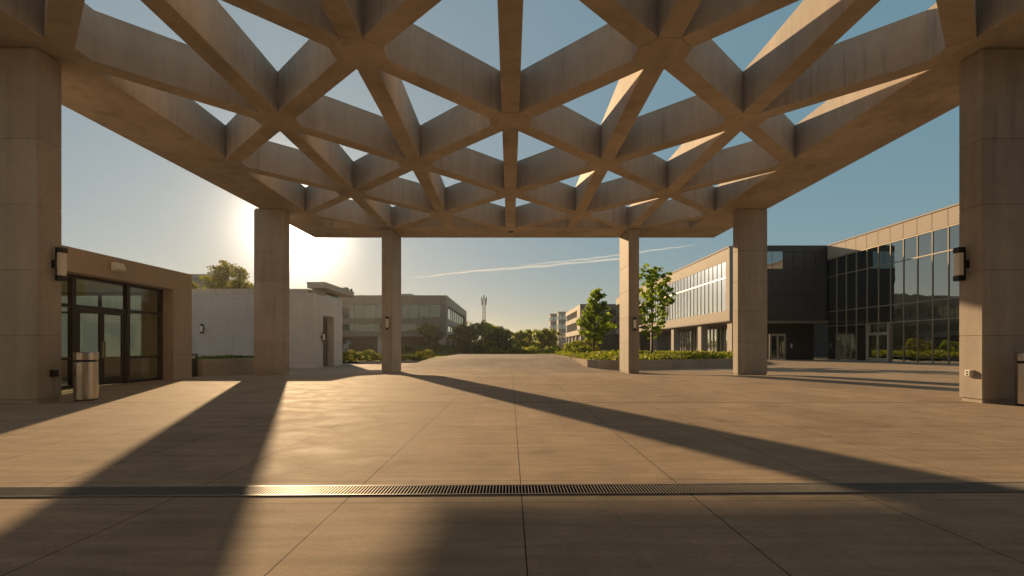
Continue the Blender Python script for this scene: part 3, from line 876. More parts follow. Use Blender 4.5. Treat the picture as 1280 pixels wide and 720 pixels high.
box_part('handle', M['steel'], d, WX - 0.488, WX - 0.45, DF0 + 0.15, DF0 + 0.18, 0.9, 1.2)
box_part('coping', M['pale_wall'], blk, -40.02, WX + 0.02, WY - 0.02, WYE + 0.02, WT + 0.002, WT + 0.05)
def small_lamp(*a): return wall_lamp(*a)
wall_lamp(-(638 - 254) * WY / 620, WY, CAM_Z + 23 * WY / 620, 0, -1, 'dark bracket wall lamp on the pale panel wall above the planter', 0.62)
wall_lamp(WX, 13.27 * 620 / 236.5, CAM_Z + 11 * 34.8 / 620 + 0.1, 1, 0, 'dark wall lamp on the pale block beside its deep doorway', 0.66)

# flat roofed block rising behind it
rb = thing('flat_roof_block', (-18, 46, 0), 'flat overhanging roof with clerestory glass rising behind the pale service block', 'building')
RX, RY, RYE = -16.84, 45.0, 53.4
rzt = 81 * RY / 620 + CAM_Z
box_part('roof', M['band'], rb, -18.45, RX, RY, RYE, rzt - 0.50, rzt, bevel=0.02)
box_part('roof_edge', M['metal_panel'], rb, -18.47, RX + 0.03, RY - 0.03, RYE + 0.03, rzt - 0.14, rzt + 0.04)
box_part('wall', M['band_grey'], rb, -18.2, RX - 1.0, RY + 0.5, RY + 3.0, -0.4, rzt - 0.502)
for k in range(3):
    y0 = RY + 3.01 + k * 1.2
    box_part('clerestory_window', M['glass_green'], rb, -18.2, RX - 1.05, y0, y0 + 1.15, 4.6, rzt - 0.502)
    box_part('wall', M['band_grey'], rb, -18.2, RX - 1.0, y0, y0 + 1.195, -0.4, 4.59)
box_part('lower_parapet', M['band'], rb, -30, -18.52, RY + 0.4, RYE, -0.4, 73 * 45.4 / 620 + CAM_Z)
box_part('roof_vent', M['bronze'], rb, -17.1, -16.9, RYE - 0.5, RYE - 0.3, rzt + 0.042, rzt + 0.35)
t = thing('rooftop_unit', (-17.4, 52.6, rzt), 'small dark air unit on the far end of the flat overhanging roof', 'air unit')
m = MB(); m.box(-17.7, -17.2, 52.2, 53.0, rzt + 0.045, rzt + 0.4); m.build('casing', M['band_grey'], t, bevel=0.03)
m = MB(); m.lathe(-17.45, 52.6, [(0.2, rzt + 0.402), (0.2, rzt + 0.45)], 16); m.build('fan_ring', M['black'], t)

# ================================================================== BANDED OFFICE BLOCK (left middle)
OY, OX, OYE = 100.0, -12.9, 146.0
off = thing('office_block', (-30, OY, 0), 'three storey banded concrete office block with an open dark ground floor, left of centre', 'building')
OT = 64 * OY / 620 + CAM_Z
def oz(y): return (434 - y) * OY / 620 + CAM_Z
zb1, zb2, zb3, zb4, zb5 = oz(420.5), oz(413.5), oz(405.0), oz(397.6), oz(381.0)
XL = -62
box_part('core', M['dark_in'], off, XL, OX - 3.2, OY + 3.2, OYE - 1, -0.4, OT - 0.4)
for z0, z1, nm in ((zb1, zb2, 'spandrel'), (zb3, zb4, 'spandrel'), (zb5, OT, 'parapet')):
    m = MB(); m.box(XL, OX, OY, OYE, z0, z1); m.build(nm, M['band'], off, bevel=0.03)
box_part('coping', M['band_grey'], off, XL - .05, OX + .05, OY - .05, OYE + .05, OT + 0.003, OT + 0.15)
fo, fo2 = Face('-y', OY + 0.45), Face('+x', OX - 0.45)
nb = 22; bw = (OX - 1.3 - XL) / nb
for z0, z1 in ((zb2, zb3), (zb4, zb5)):
    for k in range(nb):
        u0 = XL + k * bw
        fo.part('window', M['glass_green'], off, u0 + 0.05, u0 + bw - 0.05, -0.05, 0, z0 + 0.003, z1 - 0.003)
        fo.part('mullion', M['bronze'], off, u0 - 0.048, u0 + 0.048, -0.06, 0.08, z0 + 0.003, z1 - 0.003)
    box_part('corner_pier', M['band'], off, OX - 1.3, OX - 0.02, OY + 0.02, OY + 1.6, z0 + 0.002, z1 - 0.002)
    box_part('corner_pier', M['band'], off, OX - 1.3, OX - 0.02, OYE - 1.6, OYE - 0.02, z0 + 0.002, z1 - 0.002)
    n2 = 10; w2 = (OYE - 1.6 - OY - 1.6) / n2
    for k in range(n2):
        u0 = OY + 1.6 + k * w2
        fo2.part('window', M['glass_sky'] if k < 2 else M['glass_green'], off, u0 + 0.06, u0 + w2 - 0.06, -0.05, 0, z0 + 0.003, z1 - 0.003)
        fo2.part('mullion', M['bronze'], off, u0 - 0.055, u0 + 0.055, -0.06, 0.08, z0 + 0.003, z1 - 0.003)
for x in (OX - 1.9, OX - 14, OX - 26, OX - 38):
    box_part('column', M['band'], off, x, x + 1.6, OY + 0.4, OY + 1.8, -0.4, zb1 - 0.002)
for y in (OY + 9, OY + 18, OY + 27, OY + 36, OY + 44):
    box_part('column', M['band'], off, OX - 1.9, OX - 0.3, y, y + 1.2, -0.4, zb1 - 0.002)
box_part('rooftop_plant', M['band_grey'], off, -26.5, -21.0, OY + 6, OY + 12, OT + 0.155, OT + 1.1)

# dim furniture and a pale stack in the open ground floor
t = thing('stone_pile', (-32, 97.5, 0), 'pale heap of stacked blocks before the dark ground floor of the banded office block', 'stone pile')
for (x, y, w, hgt, z) in ((-33.0, 97.5, 1.5, 0.9, 0), (-31.4, 97.3, 1.1, 0.8, 0), (-32.2, 97.6, 1.1, 0.9, 0.91), (-31.7, 97.5, 0.8, 0.7, 1.82), (-29.6, 97.2, 1.0, 0.35, 0), (-28.0, 97.2, 1.2, 0.3, 0)):
    m = MB(); m.loft([[(x + a * w / 2, y + b * w / 2, z + 0.01) for a, b in ((-1, -1), (1, -0.9), (0.9, 1), (-1, 0.9))],
                      [(x + a * w / 2, y + b * w / 2, z + hgt) for a, b in ((-0.8, -0.9), (0.85, -0.7), (0.7, 0.9), (-0.9, 0.7))]])
    m.build('stone', M['planter'], t, bevel=0.06)

# ================================================================== RIGHT: GLASS WING (F)
FX, FY0, FY1 = 29.0, 22.8, 45.3
FT = 10.5
gw = thing('glass_wing', (FX, 36, 0), 'tall dark glass curtain wall wing with sunlit metal parapet, at right', 'building')
ff = Face('-x', FX)
BAY = (FY1 - FY0) / 18
rowsz = [(0.12, 3.05), (3.13, 4.38), (4.46, 7.55), (7.63, 9.15)]
box_part('core', M['dark_in'], gw, FX + 0.35, FX + 14, 4.0, FY1 - 0.3, -0.3, FT - 0.3)
box_part('plinth', M['planter'], gw, FX - 0.06, FX + 0.34, FY0, FY1 - 0.005, -0.2, 0.10)
DOORB = (13, 14)
for k in range(18):
    u0, u1 = FY0 + k * BAY, FY0 + (k + 1) * BAY
    ff.part('mullion', M['champagne'], gw, u0 - 0.022, u0 + 0.022, -0.10, 0.05, 0.101, 9.22)
    for r, (z0, z1) in enumerate(rowsz):
        if r == 0 and k in (12, 13): continue
        ff.part('pane', M['glass_dark'], gw, u0 + 0.036, u1 - 0.036, -0.03, 0.0, z0, z1)
    ff.part('parapet_panel', M['metal_panel'], gw, u0 + 0.012, u1 - 0.012, -0.2, 0.06, 9.23, FT - 0.1, bevel=0.01)
for z in (3.09, 4.42, 7.59, 9.185):
    ff.part('transom', M['champagne'], gw, FY0, FY1 - 0.004, -0.034, 0.045, z - 0.03, z + 0.03)
ff.part('coping', M['metal_panel'], gw, FY0 - 0.1, FY1 - 0.01, -0.3, 0.12, FT - 0.098, FT)
u0, u1 = FY0 + 12 * BAY, FY0 + 14 * BAY
ff.part('door_frame', M['alu'], gw, u0 + 0.04, u0 + 0.17, -0.08, 0.16, 0.101, 3.04)
ff.part('door_frame', M['alu'], gw, u1 - 0.17, u1 - 0.04, -0.08, 0.16, 0.101, 3.04)
ff.part('door_frame', M['alu'], gw, u0 + 0.171, u1 - 0.171, -0.08, 0.16, 2.25, 2.37)
ff.part('pane', M['glass_dark'], gw, u0 + 0.171, u1 - 0.171, -0.03, 0.0, 2.372, 3.05)
mid = (u0 + u1) / 2
glass_door(ff, gw, u0 + 0.175, mid - 0.005, 0.11, 2.245, 0.10, M['alu'], M['glass_dark'], 'low')
glass_door(ff, gw, mid + 0.005, u1 - 0.175, 0.11, 2.245, 0.10, M['alu'], M['glass_dark'], 'high')
box_part('side_wall', M['metal_panel'], gw, FX - 0.02, FX + 0.3, 4.0, FY0 - 0.12, -0.2, FT - 0.02)

# dark connecting bridge (E)
EY, EX0, EX1, EZ0 = 45.3, 22.9, 29.3, 3.62
eb = thing('bridge_wing', (25, EY, 0), 'dark shaded glass wing with a passage beneath it, closing the corner beside the glass wing', 'building')
fe = Face('-y', EY)
box_part('core', M['dark_panel'], eb, EX0 + 0.03, EX1 + 12, EY + 0.15, EY + 4.6, EZ0 + 0.03, FT - 0.05)
nx = 6; ew = (FX - 0.12 - EX0) / nx
for k in range(nx):
    u0, u1 = EX0 + k * ew, EX0 + (k + 1) * ew
    fe.part('panel', M['dark_panel'], eb, u0 + 0.006, u1 - 0.006, -0.14, 0.0, EZ0, 6.0, bevel=0.006)
    fe.part('panel', M['dark_panel'], eb, u0 + 0.006, u1 - 0.006, -0.14, 0.0, 6.015, 8.35, bevel=0.006)
    fe.part('window' if k < 2 else 'panel', M['glass_dark'] if k < 2 else M['dark_panel'], eb, u0 + 0.02, u1 - 0.02, -0.12, -0.02, 8.37, 9.95)
    fe.part('parapet_panel', M['dark_panel'], eb, u0 + 0.006, u1 - 0.006, -0.14, 0.01, 9.97, FT, bevel=0.006)
box_part('soffit', M['band'], eb, EX0, FX + 0.1, EY - 0.01, EY + 3.0, EZ0 - 0.16, EZ0 - 0.005)
fe2 = Face('-y', EY + 2.6)
fe2.part('wall', M['dark_panel'], eb, 26.6, 29.3, -0.2, 0, -0.2, EZ0 - 0.165)
fe2.part('wall', M['dark_panel'], eb, EX0 + 0.1, 24.4, -0.2, 0, -0.2, EZ0 - 0.165)
fe2.part('transom_panel', M['dark_panel'], eb, 24.402, 26.598, -0.2, -0.004, 2.5, EZ0 - 0.165)
fe2.part('side_light', M['glass_dark'], eb, 24.45, 25.0, -0.1, -0.04, 0.02, 2.495)
fe2.part('door_frame', M['alu'], eb, 25.02, 25.12, -0.1, 0.04, 0.0, 2.495); fe2.part('door_frame', M['alu'], eb, 26.48, 26.58, -0.1, 0.04, 0.0, 2.495)
fe2.part('door_frame', M['alu'], eb, 25.121, 26.479, -0.1, 0.04, 2.38, 2.495)
glass_door(fe2, eb, 25.125, 25.795, 0.02, 2.375, 0.02, M['alu'], M['glass_dark'], 'low')
glass_door(fe2, eb, 25.805, 26.475, 0.02, 2.375, 0.02, M['alu'], M['glass_dark'], 'high')
box_part('door_reader', M['white_paint'], eb, 27.05, 27.2, EY + 2.55, EY + 2.6, 1.15, 1.55)

# long glazed hall on columns (D)
DX, DY0, DY1 = 26.0, 58.8, 122.0
dh = thing('glazed_hall', (DX, 70, 0), 'long raised hall with sky mirroring ribbed glass and a pale metal parapet, right of centre', 'building')
fd = Face('-x', DX)
zt_, zg1, zg0, zs = 13.2, 11.55, 5.6, 4.4
box_part('core', M['dark_in'], dh, DX + 0.5, DX + 16, DY0 + 0.5, DY1, zs + 0.3, zt_ - 0.4)
box_part('end_wall', M['band_grey'], dh, DX + 0.02, DX + 16, DY0 - 0.02, DY0 + 0.48, zs + 0.005, zt_ - 0.02)
NPAR = 20; pw = (DY1 - DY0) / NPAR
for k in range(NPAR):
    fd.part('parapet_panel', M['metal_panel'], dh, DY0 + k * pw + 0.01, DY0 + (k + 1) * pw - 0.01, -0.4, 0.03, zg1, zt_ - 0.15)
    fd.part('base_panel', M['metal_panel'], dh, DY0 + k * pw + 0.01, DY0 + (k + 1) * pw - 0.01, -0.4, 0.03, zs, zg0)
fd.part('coping', M['metal_panel'], dh, DY0 - 0.06, DY1, -0.5, 0.12, zt_ - 0.148, zt_)
fd.part('end_panel', M['metal_panel'], dh, DY0, DY0 + 1.0, -0.4, 0.03, zg0 + 0.004, zg1 - 0.004)
NB = 47; fw = (DY1 - DY0 - 1.0) / NB
for k in range(NB):
    u0 = DY0 + 1.0 + k * fw
    fd.part('fin', M['bronze'], dh, u0 - 0.028, u0 + 0.028, -0.1, 0.03, zg0 + 0.003, zg1 - 0.003)
    for z0, z1 in ((zg0 + 0.003, 9.55), (9.68, zg1 - 0.003)):
        fd.part('pane', M['glass_sky'], dh, u0 + 0.037, u0 + fw - 0.037, -0.1, -0.02, z0, z1)
fd.part('transom', M['alu'], dh, DY0 + 1.05, DY1, -0.018, 0.03, 9.55, 9.68)
box_part('soffit', M['band'], dh, DX + 0.0, DX + 6, DY0, DY1, zs - 0.12, zs - 0.004)
for y in (59.0, 68.5, 80, 92, 104, 116):
    box_part('column', M['band'], dh, DX + 0.35, DX + 1.25, y, y + 1.3, -0.3, zs - 0.122, bevel=0.03)
fr_ = Face('-x', DX + 4.6)
box_part('ground_floor_wall', M['dark_panel'], dh, DX + 4.7, DX + 16, DY0 + 1, DY1, -0.3, zs - 0.125)
for k in range(26):
    u0 = DY0 + 1.6 + k * 1.3
    fr_.part('mullion', M['alu'], dh, u0 - 0.05, u0 + 0.05, -0.08, 0.1, 0.0, zs - 0.13)
    fr_.part('ground_pane', M['glass_dark'], dh, u0 + 0.052, u0 + 1.248, -0.06, -0.02, 0.02, zs - 0.13)
fr_.part('door_frame', M['white_paint'], dh, 66.2, 66.35, 0.11, 0.2, 0.0, 2.9); fr_.part('door_frame', M['white_paint'], dh, 68.3, 68.45, 0.11, 0.2, 0.0, 2.9)
fr_.part('door_frame', M['white_paint'], dh, 66.351, 68.299, 0.11, 0.2, 2.75, 2.9); fr_.part('door_frame', M['white_paint'], dh, 67.25, 67.4, 0.11, 0.2, 0.0, 2.748)

# three storey block (G)
GX, GY, GYE = 17.7, 126.0, 159.0
gb = thing('banded_block', (22, GY, 0), 'three storey block with sunlit banded side and grey shaded front, behind the left young tree', 'building')
GT = 54 * GY / 620 + CAM_Z
box_part('core', M['dark_in'], gb, GX + 0.6, GX + 22, GY + 0.6, GYE - 0.5, -0.4, GT - 0.3)
gbands = [(0.36, 0.47), (0.65, 0.76), (0.90, 1.0)]
fg1, fg2 = Face('-x', GX), Face('-y', GY)
for a, b in gbands:
    box_part('spandrel', M['band'], gb, GX, GX + 22.5, GY + 0.004, GYE, a * GT, b * GT, bevel=0.03)
for (a, b) in ((0.47, 0.65), (0.76, 0.90)):
    n = 9; w = (GYE - GY - 6) / n
    box_part('corner_pier', M['metal_panel'], gb, GX + 0.01, GX + 1.0, GY + 0.01, GY + 6, a * GT + 0.004, b * GT - 0.004)
    for k in range(n):
        u0 = GY + 6 + k * w
        fg1.part('window', M['glass_green'], gb, u0 + 0.12, u0 + w - 0.12, -0.4, -0.3, a * GT + 0.004, b * GT - 0.004)
        fg1.part('mullion', M['band'], gb, u0 - 0.12, u0 + 0.12, -0.4, -0.1, a * GT + 0.004, b * GT - 0.004)
    for k in range(8):
        u0 = GX + 1.02 + k * 2.6
        fg2.part('window', M['glass_green'], gb, u0 + 0.1, u0 + 2.5, -0.4, -0.3, a * GT + 0.004, b * GT - 0.004)
for y in (GY + 0.3, GY + 9, GY + 17, GY + 25, GY + 32):
    box_part('column', M['band'], gb, GX + 0.2, GX + 1.4, y, y + 1.0, -0.4, 0.36 * GT - 0.005)

# two slim far blocks, a low far one, and one behind the pale wall
def far_block(name, label, x0, x1, y0, y1, top, mat, nwin, side):
    t = thing(name, ((x0 + x1) / 2, y0, 0), label, 'building')
    box_part('wall', mat, t, x0, x1, y0, y1, -0.4, top)
    box_part('roof', M['band_grey'], t, x0 - 0.2, x1 + 0.2, y0 - 0.2, y1 + 0.2, top + 0.005, top + 0.5)
    storeys = max(2, int(top / 4))
    for s in range(storeys):
        z0 = 1.2 + s * top / storeys
        z1 = z0 + top / storeys * 0.5
        w = (x1 - x0) / nwin
        for k in range(nwin):
            box_part('window', M['glass_dark'], t, x0 + k * w + 0.12 * w, x0 + (k + 1) * w - 0.12 * w, y0 - 0.06, y0 + 0.02, z0, z1)
        for k in range(2):
            yy = y0 + (y1 - y0) * (0.1 + 0.45 * k)
            xs_ = x0 if side < 0 else x1
            box_part('window', M['glass_dark'], t, xs_ - 0.06, xs_ + 0.06, yy, yy + (y1 - y0) * 0.32, z0, z1)
    return t
far_block('slim_block', 'narrow far grey block with a glassy left edge, leftmost of the two beyond the trees', 20.2, 23.4, 250, 262, 17.6, M['band_grey'], 2, -1)
far_block('slim_block', 'narrow far block with a sunlit side, standing right beside the glassy grey one', 25.0, 29.0, 258, 276, 19.2, M['band_grey'], 2, -1)
far_block('low_block', 'small far grey block half hidden behind the dark round trees and lattice mast', -10.5, -3.2, 200, 214, 9.2, M['band_grey'], 3, 1)
far_block('rear_block', 'grey block with a dark window band behind the pale wall and garden tree', -64, -42.4, 70, 84, 11.0, M['band_grey'], 9, 1)

# unseen hall, added behind the viewpoint to shut off the low sky there
hall = thing('unseen_shade_hall', (0, -11, 0), 'unseen dark glazed hall added behind the viewpoint to shade the near columns', 'building')
fh = Face('+y', -11.0)
box_part('core', M['dark_in'], hall, -40, 40, -26, -11.6, -0.3, 13.6)
for k in range(20):
    u0 = -34 + 3.4 * k
    fh.part('pane', M['glass_dark'], hall, u0 + 0.05, u0 + 3.35, -0.5, -0.4, 0.1, 7.4)
    fh.part('mullion', M['bronze'], hall, u0 - 0.048, u0 + 0.048, -0.5, -0.2, 0.1, 7.4)
box_part('fascia', M['dark_panel'], hall, -40.5, 40.5, -26, -10.9, 7.402, 14.0)

# lattice mast
mx_, my_, mh = -10.6, 200.0, 20.4
t = thing('radio_mast', (mx_, my_, 0), 'slender lattice radio mast with antennas above the dark trees', 'mast')
m = MB()
for a, b in ((-1, -1), (1, -1), (1, 1), (-1, 1)):
    m.tube([(mx_ + a * 0.75, my_ + b * 0.75, 0), (mx_ + a * 0.45, my_ + b * 0.45, mh)], 0.09, 6)
m.build('mast_leg', M['steel_mast'], t)
m = MB(); nz = 12
for k in range(nz):
    z0, z1 = mh * k / nz, mh * (k + 1) / nz
    r0, r1 = 0.75 - 0.3 * k / nz, 0.75 - 0.3 * (k + 1) / nz
    for (a, b), (c, d) in (((-1, -1), (1, -1)), ((1, -1), (1, 1)), ((1, 1), (-1, 1)), ((-1, 1), (-1, -1))):
        m.tube([(mx_ + a * r0, my_ + b * r0, z0), (mx_ + c * r1, my_ + d * r1, z1)], 0.05, 5)
        m.tube([(mx_ + c * r0, my_ + d * r0, z0), (mx_ + a * r1, my_ + b * r1, z1)], 0.05, 5)
        m.tube([(mx_ + a * r1, my_ + b * r1, z1), (mx_ + c * r1, my_ + d * r1, z1)], 0.05, 5)
m.build('bracing', M['steel_mast'], t)
for k, (dx, dz) in enumerate(((-0.9, 0.1), (0.9, 0.0), (0.0, 0.9), (-0.7, -1.6), (0.8, -1.4))):
    m = MB(); m.box(mx_ + dx - 0.22, mx_ + dx + 0.22, my_ - 0.9, my_ - 0.6, mh - 0.9 + dz, mh + 0.9 + dz); m.build('antenna', M['steel_mast'], t, bevel=0.04)
m = MB(); m.box(mx_ - 1.1, mx_ + 1.1, my_ - 0.6, my_ + 0.6, mh - 0.15, mh + 0.0); m.build('platform', M['steel_mast'], t)

# ================================================================== PLANTED BEDS
def bed_cover(name, label, poly, z0f, h, n, size, mat, cat='ground cover', kind='stuff', lump=0.3, up=0.6):
    xs_, ys_ = [p[0] for p in poly], [p[1] for p in poly]
    P = np.empty((0, 2))
    while len(P) < n:
        c = np.column_stack([rng.uniform(min(xs_), max(xs_), n), rng.uniform(min(ys_), max(ys_), n)])
        ins = np.zeros(n, bool); j = len(poly) - 1
        for i in range(len(poly)):
            xi, yi = poly[i]; xj, yj = poly[j]
            cond = ((yi > c[:, 1]) != (yj > c[:, 1])) & (c[:, 0] < (xj - xi) * (c[:, 1] - yi) / (yj - yi + 1e-9) + xi)
            ins ^= cond; j = i
        P = np.vstack([P, c[ins]])
    P = P[:n]
    t = rng.random(n) ** 0.6
    bump = 1 + lump * (np.sin(P[:, 0] * 1.9 + 0.7 * np.sin(P[:, 1])) * 0.5 + np.sin(P[:, 1] * 1.3 + P[:, 0] * 0.6) * 0.5) + 0.15 * rng.normal(size=n)
    Z = z0f + h * t * bump
    org = (sum(xs_) / len(xs_), sum(ys_) / len(ys_), z0f)
    o = leaf_mesh(name, mat, None, np.column_stack([P, Z]), size, up=up, org=org)
    tag(o, label, cat, kind=kind)
    return o

# right bed: concrete planter kerb with low shrubs
rp = thing('planter', (9, 33, -0.2), 'wide raised planting bed with a low concrete kerb wall, right of the ramp', 'planter')
PR = [(5.15, 33.2), (5.75, 32.0), (7.5, 31.9), (11, 33.0), (15, 35.0), (19, 38.0), (21.0, 42.5)]
m = MB(); wall_run(m, PR, 0.3, -0.5, 0.36); m.build('kerb_wall', M['planter'], rp)
m = MB(); wall_run(m, [(4.95, 62), (4.92, 48), (4.95, 40), (5.15, 33.2)], 0.28, -0.5, 0.355); m.build('kerb_wall', M['walk'], rp)
m = MB(); m.prism([(5.3, 33.3), (5.9, 32.3), (7.5, 32.2), (11, 33.3), (15, 35.3), (19, 38.3), (20.7, 42.6), (21, 58), (21, 62), (5.2, 62), (5.2, 40)], -0.5, 0.26); m.build('soil', M['soil'], rp)
bed_cover('ground_cover', 'bright leafy ground cover filling the raised bed right of the ramp',
          [(5.4, 33.5), (6.0, 32.4), (7.5, 32.3), (11, 33.4), (15, 35.4), (19, 38.4), (20.6, 42.6), (20.9, 58), (5.4, 61)], 0.26, 0.42, 34000, 0.13, M['leaf_low'])
# rounded shrubs along the bed's left end
def shrub(x, y, z, r, h, n, mat, label, size=0.11, group=None):
    t = thing('shrub', (x, y, z), label, 'shrub', group)
    p = rng.normal(size=(n, 3)); p /= np.linalg.norm(p, axis=1)[:, None]
    rr = (0.55 + 0.45 * rng.random(n) ** 0.4) * (1 + 0.18 * np.sin(5 * p[:, 0] + 3 * p[:, 1]) + 0.12 * np.sin(9 * p[:, 2] + 4 * p[:, 0]))
    q = np.column_stack([x + p[:, 0] * r * rr, y + p[:, 1] * r * rr, z + h * 0.5 + p[:, 2] * h * 0.5 * rr])
    leaf_mesh('foliage', mat, t, q, size, up=0.4)
    m = MB()
    for k in range(5):
        a = k * 1.26
        m.tube([(x, y, z), (x + 0.5 * r * math.cos(a), y + 0.5 * r * math.sin(a), z + h * 0.6)], [0.03, 0.012], 5)
    m.build('stem', M['bark'], t)
    return t
shrub(7.4, 57, 0.26, 1.2, 1.6, 1800, M['leaf_mid'], 'rounded green shrub at the far left end of the raised bed, beside the ramp', 0.14)
shrub(6.7, 46, 0.26, 0.9, 0.95, 1600, M['leaf_low'], 'low rounded shrub in the raised bed just before the left young tree', 0.12)
shrub(9.3, 59.5, 0.26, 1.4, 1.9, 1800, M['leaf_gold'], 'yellow green shrub under the banded block at the back of the raised bed', 0.15)

# left bed beyond the block
lb = thing('planter', (-12, 44, -0.2), 'low kerbed planting bed left of the ramp, in front of the banded office block', 'planter')
PL = [(-13.2, 43.2), (-10.5, 44.6), (-8.6, 46.0), (-7.4, 45.2)]
m = MB(); wall_run(m, PL, 0.25, -0.5, -0.04); m.build('kerb_wall', M['planter'], lb)
m = MB(); m.prism([(-24, 43.6), (-13.3, 43.6), (-10.6, 44.9), (-8.7, 46.3), (-7.2, 45.6), (-7.0, 60.4), (-24, 60.4)], -0.5, -0.1); m.build('soil', M['soil'], lb)
k = 0
for (x, y, r, h_, mat, lab) in (
        (-14.6, 44.9, 0.95, 0.95, 'leaf_gold', 'sunlit yellow green shrub against the corner of the pale block'),
        (-13.0, 45.2, 0.95, 1.00, 'leaf_low', 'low bright shrub, second from the pale block in the left bed'),
        (-11.6, 45.9, 0.85, 0.80, 'leaf_gold', 'small lumpy shrub in the left bed, left of the slim column'),
        (-10.3, 46.6, 0.7, 0.55, 'leaf_dark', 'small dark shrub just behind the slim shaded column'),
        (-9.0, 47.2, 0.75, 0.60, 'leaf_dark', 'low dark shrub right of the slim shaded column'),
        (-7.9, 46.6, 0.9, 1.0, 'leaf_gold', 'sunlit shrub at the left edge of the ramp')):
    shrub(x, y, -0.1, r, h_, 1500, M[mat], lab, 0.12, 'shrubs in the left bed')
bed_cover('low_planting', 'thin low planting between the shrubs of the left bed', [(-23, 44), (-13.4, 44), (-10.7, 45.2), (-8.7, 46.6), (-7.3, 46), (-7.2, 60), (-23, 60)], -0.1, 0.22, 9000, 0.12, M['leaf_mid'])
# lawn strip behind the walk's end and hedges further off
m = MB(); m.box(-16, 12, 66, 80, -0.3, 0.02); tag(m.build('lawn', M['earth']), 'strip of lawn beyond the walkway', kind='structure')
bed_cover('lawn_grass', 'short green grass on the strip beyond the walkway', [(-16, 66), (12, 66), (12, 80), (-16, 80)], 0.02, 0.16, 22000, 0.16, M['grass'], 'grass', up=2.0)

# ================================================================== TREES
def tree(name, label, x, y, z, H, crown0, rad, n, leaf, mat, shape='cone', group=None, limbs=26, trunk_r=0.09, clump=0.36, seed=1):
    rs = np.random.default_rng(seed)
    t = thing(name, (x, y, z), label, 'tree', group)
    m = MB()
    lean = rs.normal(size=2) * 0.02
    def axis(s): return (x + lean[0] * s * H + 0.05 * math.sin(3 * s + seed), y + lean[1] * s * H, z + s * H)
    ss = [0, 0.15, 0.35, 0.55, 0.75, 0.95]
    m.tube([axis(s) for s in ss], [trunk_r * (1 - 0.85 * s) + 0.008 for s in ss], 8)
    centers = []
    for i in range(limbs):
        f = (i + rs.random() * 0.7) / limbs
        s0 = crown0 + (0.96 - crown0) * f
        ang = i * 2.4 + rs.normal() * 0.35
        if shape == 'cone': env = rad * ((1 - f) ** 0.75 * 0.95 + 0.10) * (0.45 + 0.55 * min(1, f / 0.15))
        elif shape == 'round': env = rad * math.sqrt(max(0.04, 1 - (2 * f - 0.8) ** 2 / 1.5))
        else: env = rad * (0.5 + 0.5 * math.sin(math.pi * min(1, f * 1.05)))
        L_ = env * (0.72 + 0.5 * rs.random())
        rise = (0.35 + 0.5 * rs.random()) * L_ * (1.0 if shape != 'round' else 0.7)
        a = Vector(axis(s0)); b = a + Vector((math.cos(ang) * L_, math.sin(ang) * L_, rise))
        mid_ = a.lerp(b, 0.5) + Vector((0, 0, -0.06 * L_))
        m.tube([a, mid_, b], [trunk_r * 0.38 * (1 - 0.7 * f) + 0.006, trunk_r * 0.22 * (1 - 0.6 * f) + 0.004, 0.005], 5)
        kk = max(2, int(L_ / (clump * 1.1)) + 1)
        for q in range(kk):
            u = 0.3 + 0.75 * (q + 0.6 * rs.random()) / kk
            c = a.lerp(b, u) + Vector(tuple(rs.normal(size=3) * clump * 0.4))
            centers.append((c.x, c.y, c.z, clump * (0.65 + 0.6 * rs.random())))
    centers.append((*axis(0.95), clump * 0.6))
    m.build('trunk', M['bark'], t, smooth=True)
    C = np.array(centers); idx = rs.integers(0, len(C), n)
    off_ = rs.normal(size=(n, 3)); off_ /= np.linalg.norm(off_, axis=1)[:, None]
    off_ *= (rs.random(n) ** 0.5)[:, None]; off_[:, 2] *= 0.7
    leaf_mesh('crown', mat, t, C[idx, :3] + off_ * C[idx, 3:4], leaf, up=0.2)
    return t
tree('young_tree', 'young bright green tree with an open pointed crown, left of the slim right column', 8.05, 48, 0.26, 6.5, 0.20, 2.0, 4800, 0.20, M['leaf_maple'], 'cone', 'young trees in the raised bed', 48, 0.09, 0.30, 3)
tree('young_tree', 'taller young green tree with a ragged crown, right of the slim right column', 12.1, 42.2, 0.26, 7.7, 0.22, 1.75, 3700, 0.19, M['leaf_maple'], 'oval', 'young trees in the raised bed', 40, 0.085, 0.30, 11)
tree('garden_tree', 'ragged yellow green tree rising behind the pale panel wall at left', -33.9, 60, -0.3, 11.3, 0.48, 2.5, 5200, 0.26, M['leaf_gold'], 'oval', None, 30, 0.2, 0.7, 5)
tree('garden_tree', 'small tree top showing over the pale wall beside the pavilion roof', -37.2, 57.5, -0.3, 9.0, 0.40, 1.6, 2500, 0.26, M['leaf_gold'], 'oval', None, 16, 0.12, 0.5, 6)
dk = 'dark trees before the radio mast'
for i, (x, y, H, r, lab, mt, sh) in enumerate((
        (-7.9, 88, 4.9, 2.5, 'dark round tree beside the banded office block, leftmost of the dark clump', 'leaf_dark', 'round'),
        (-5.4, 92, 5.6, 2.6, 'tall dark round tree below the lattice mast', 'leaf_dark', 'round'),
        (-3.0, 86, 4.7, 2.3, 'dark round tree with a lighter top, before the small far grey block', 'leaf_mid', 'round'),
        (-1.4, 84, 3.9, 2.0, 'lower dark round tree at the right end of the dark clump', 'leaf_dark', 'round'))):
    tree('round_tree', lab, x, y, 0.0, H, 0.12, r, 3900, 0.30, M[mt], sh, dk, 26, 0.13, 0.62, 20 + i)
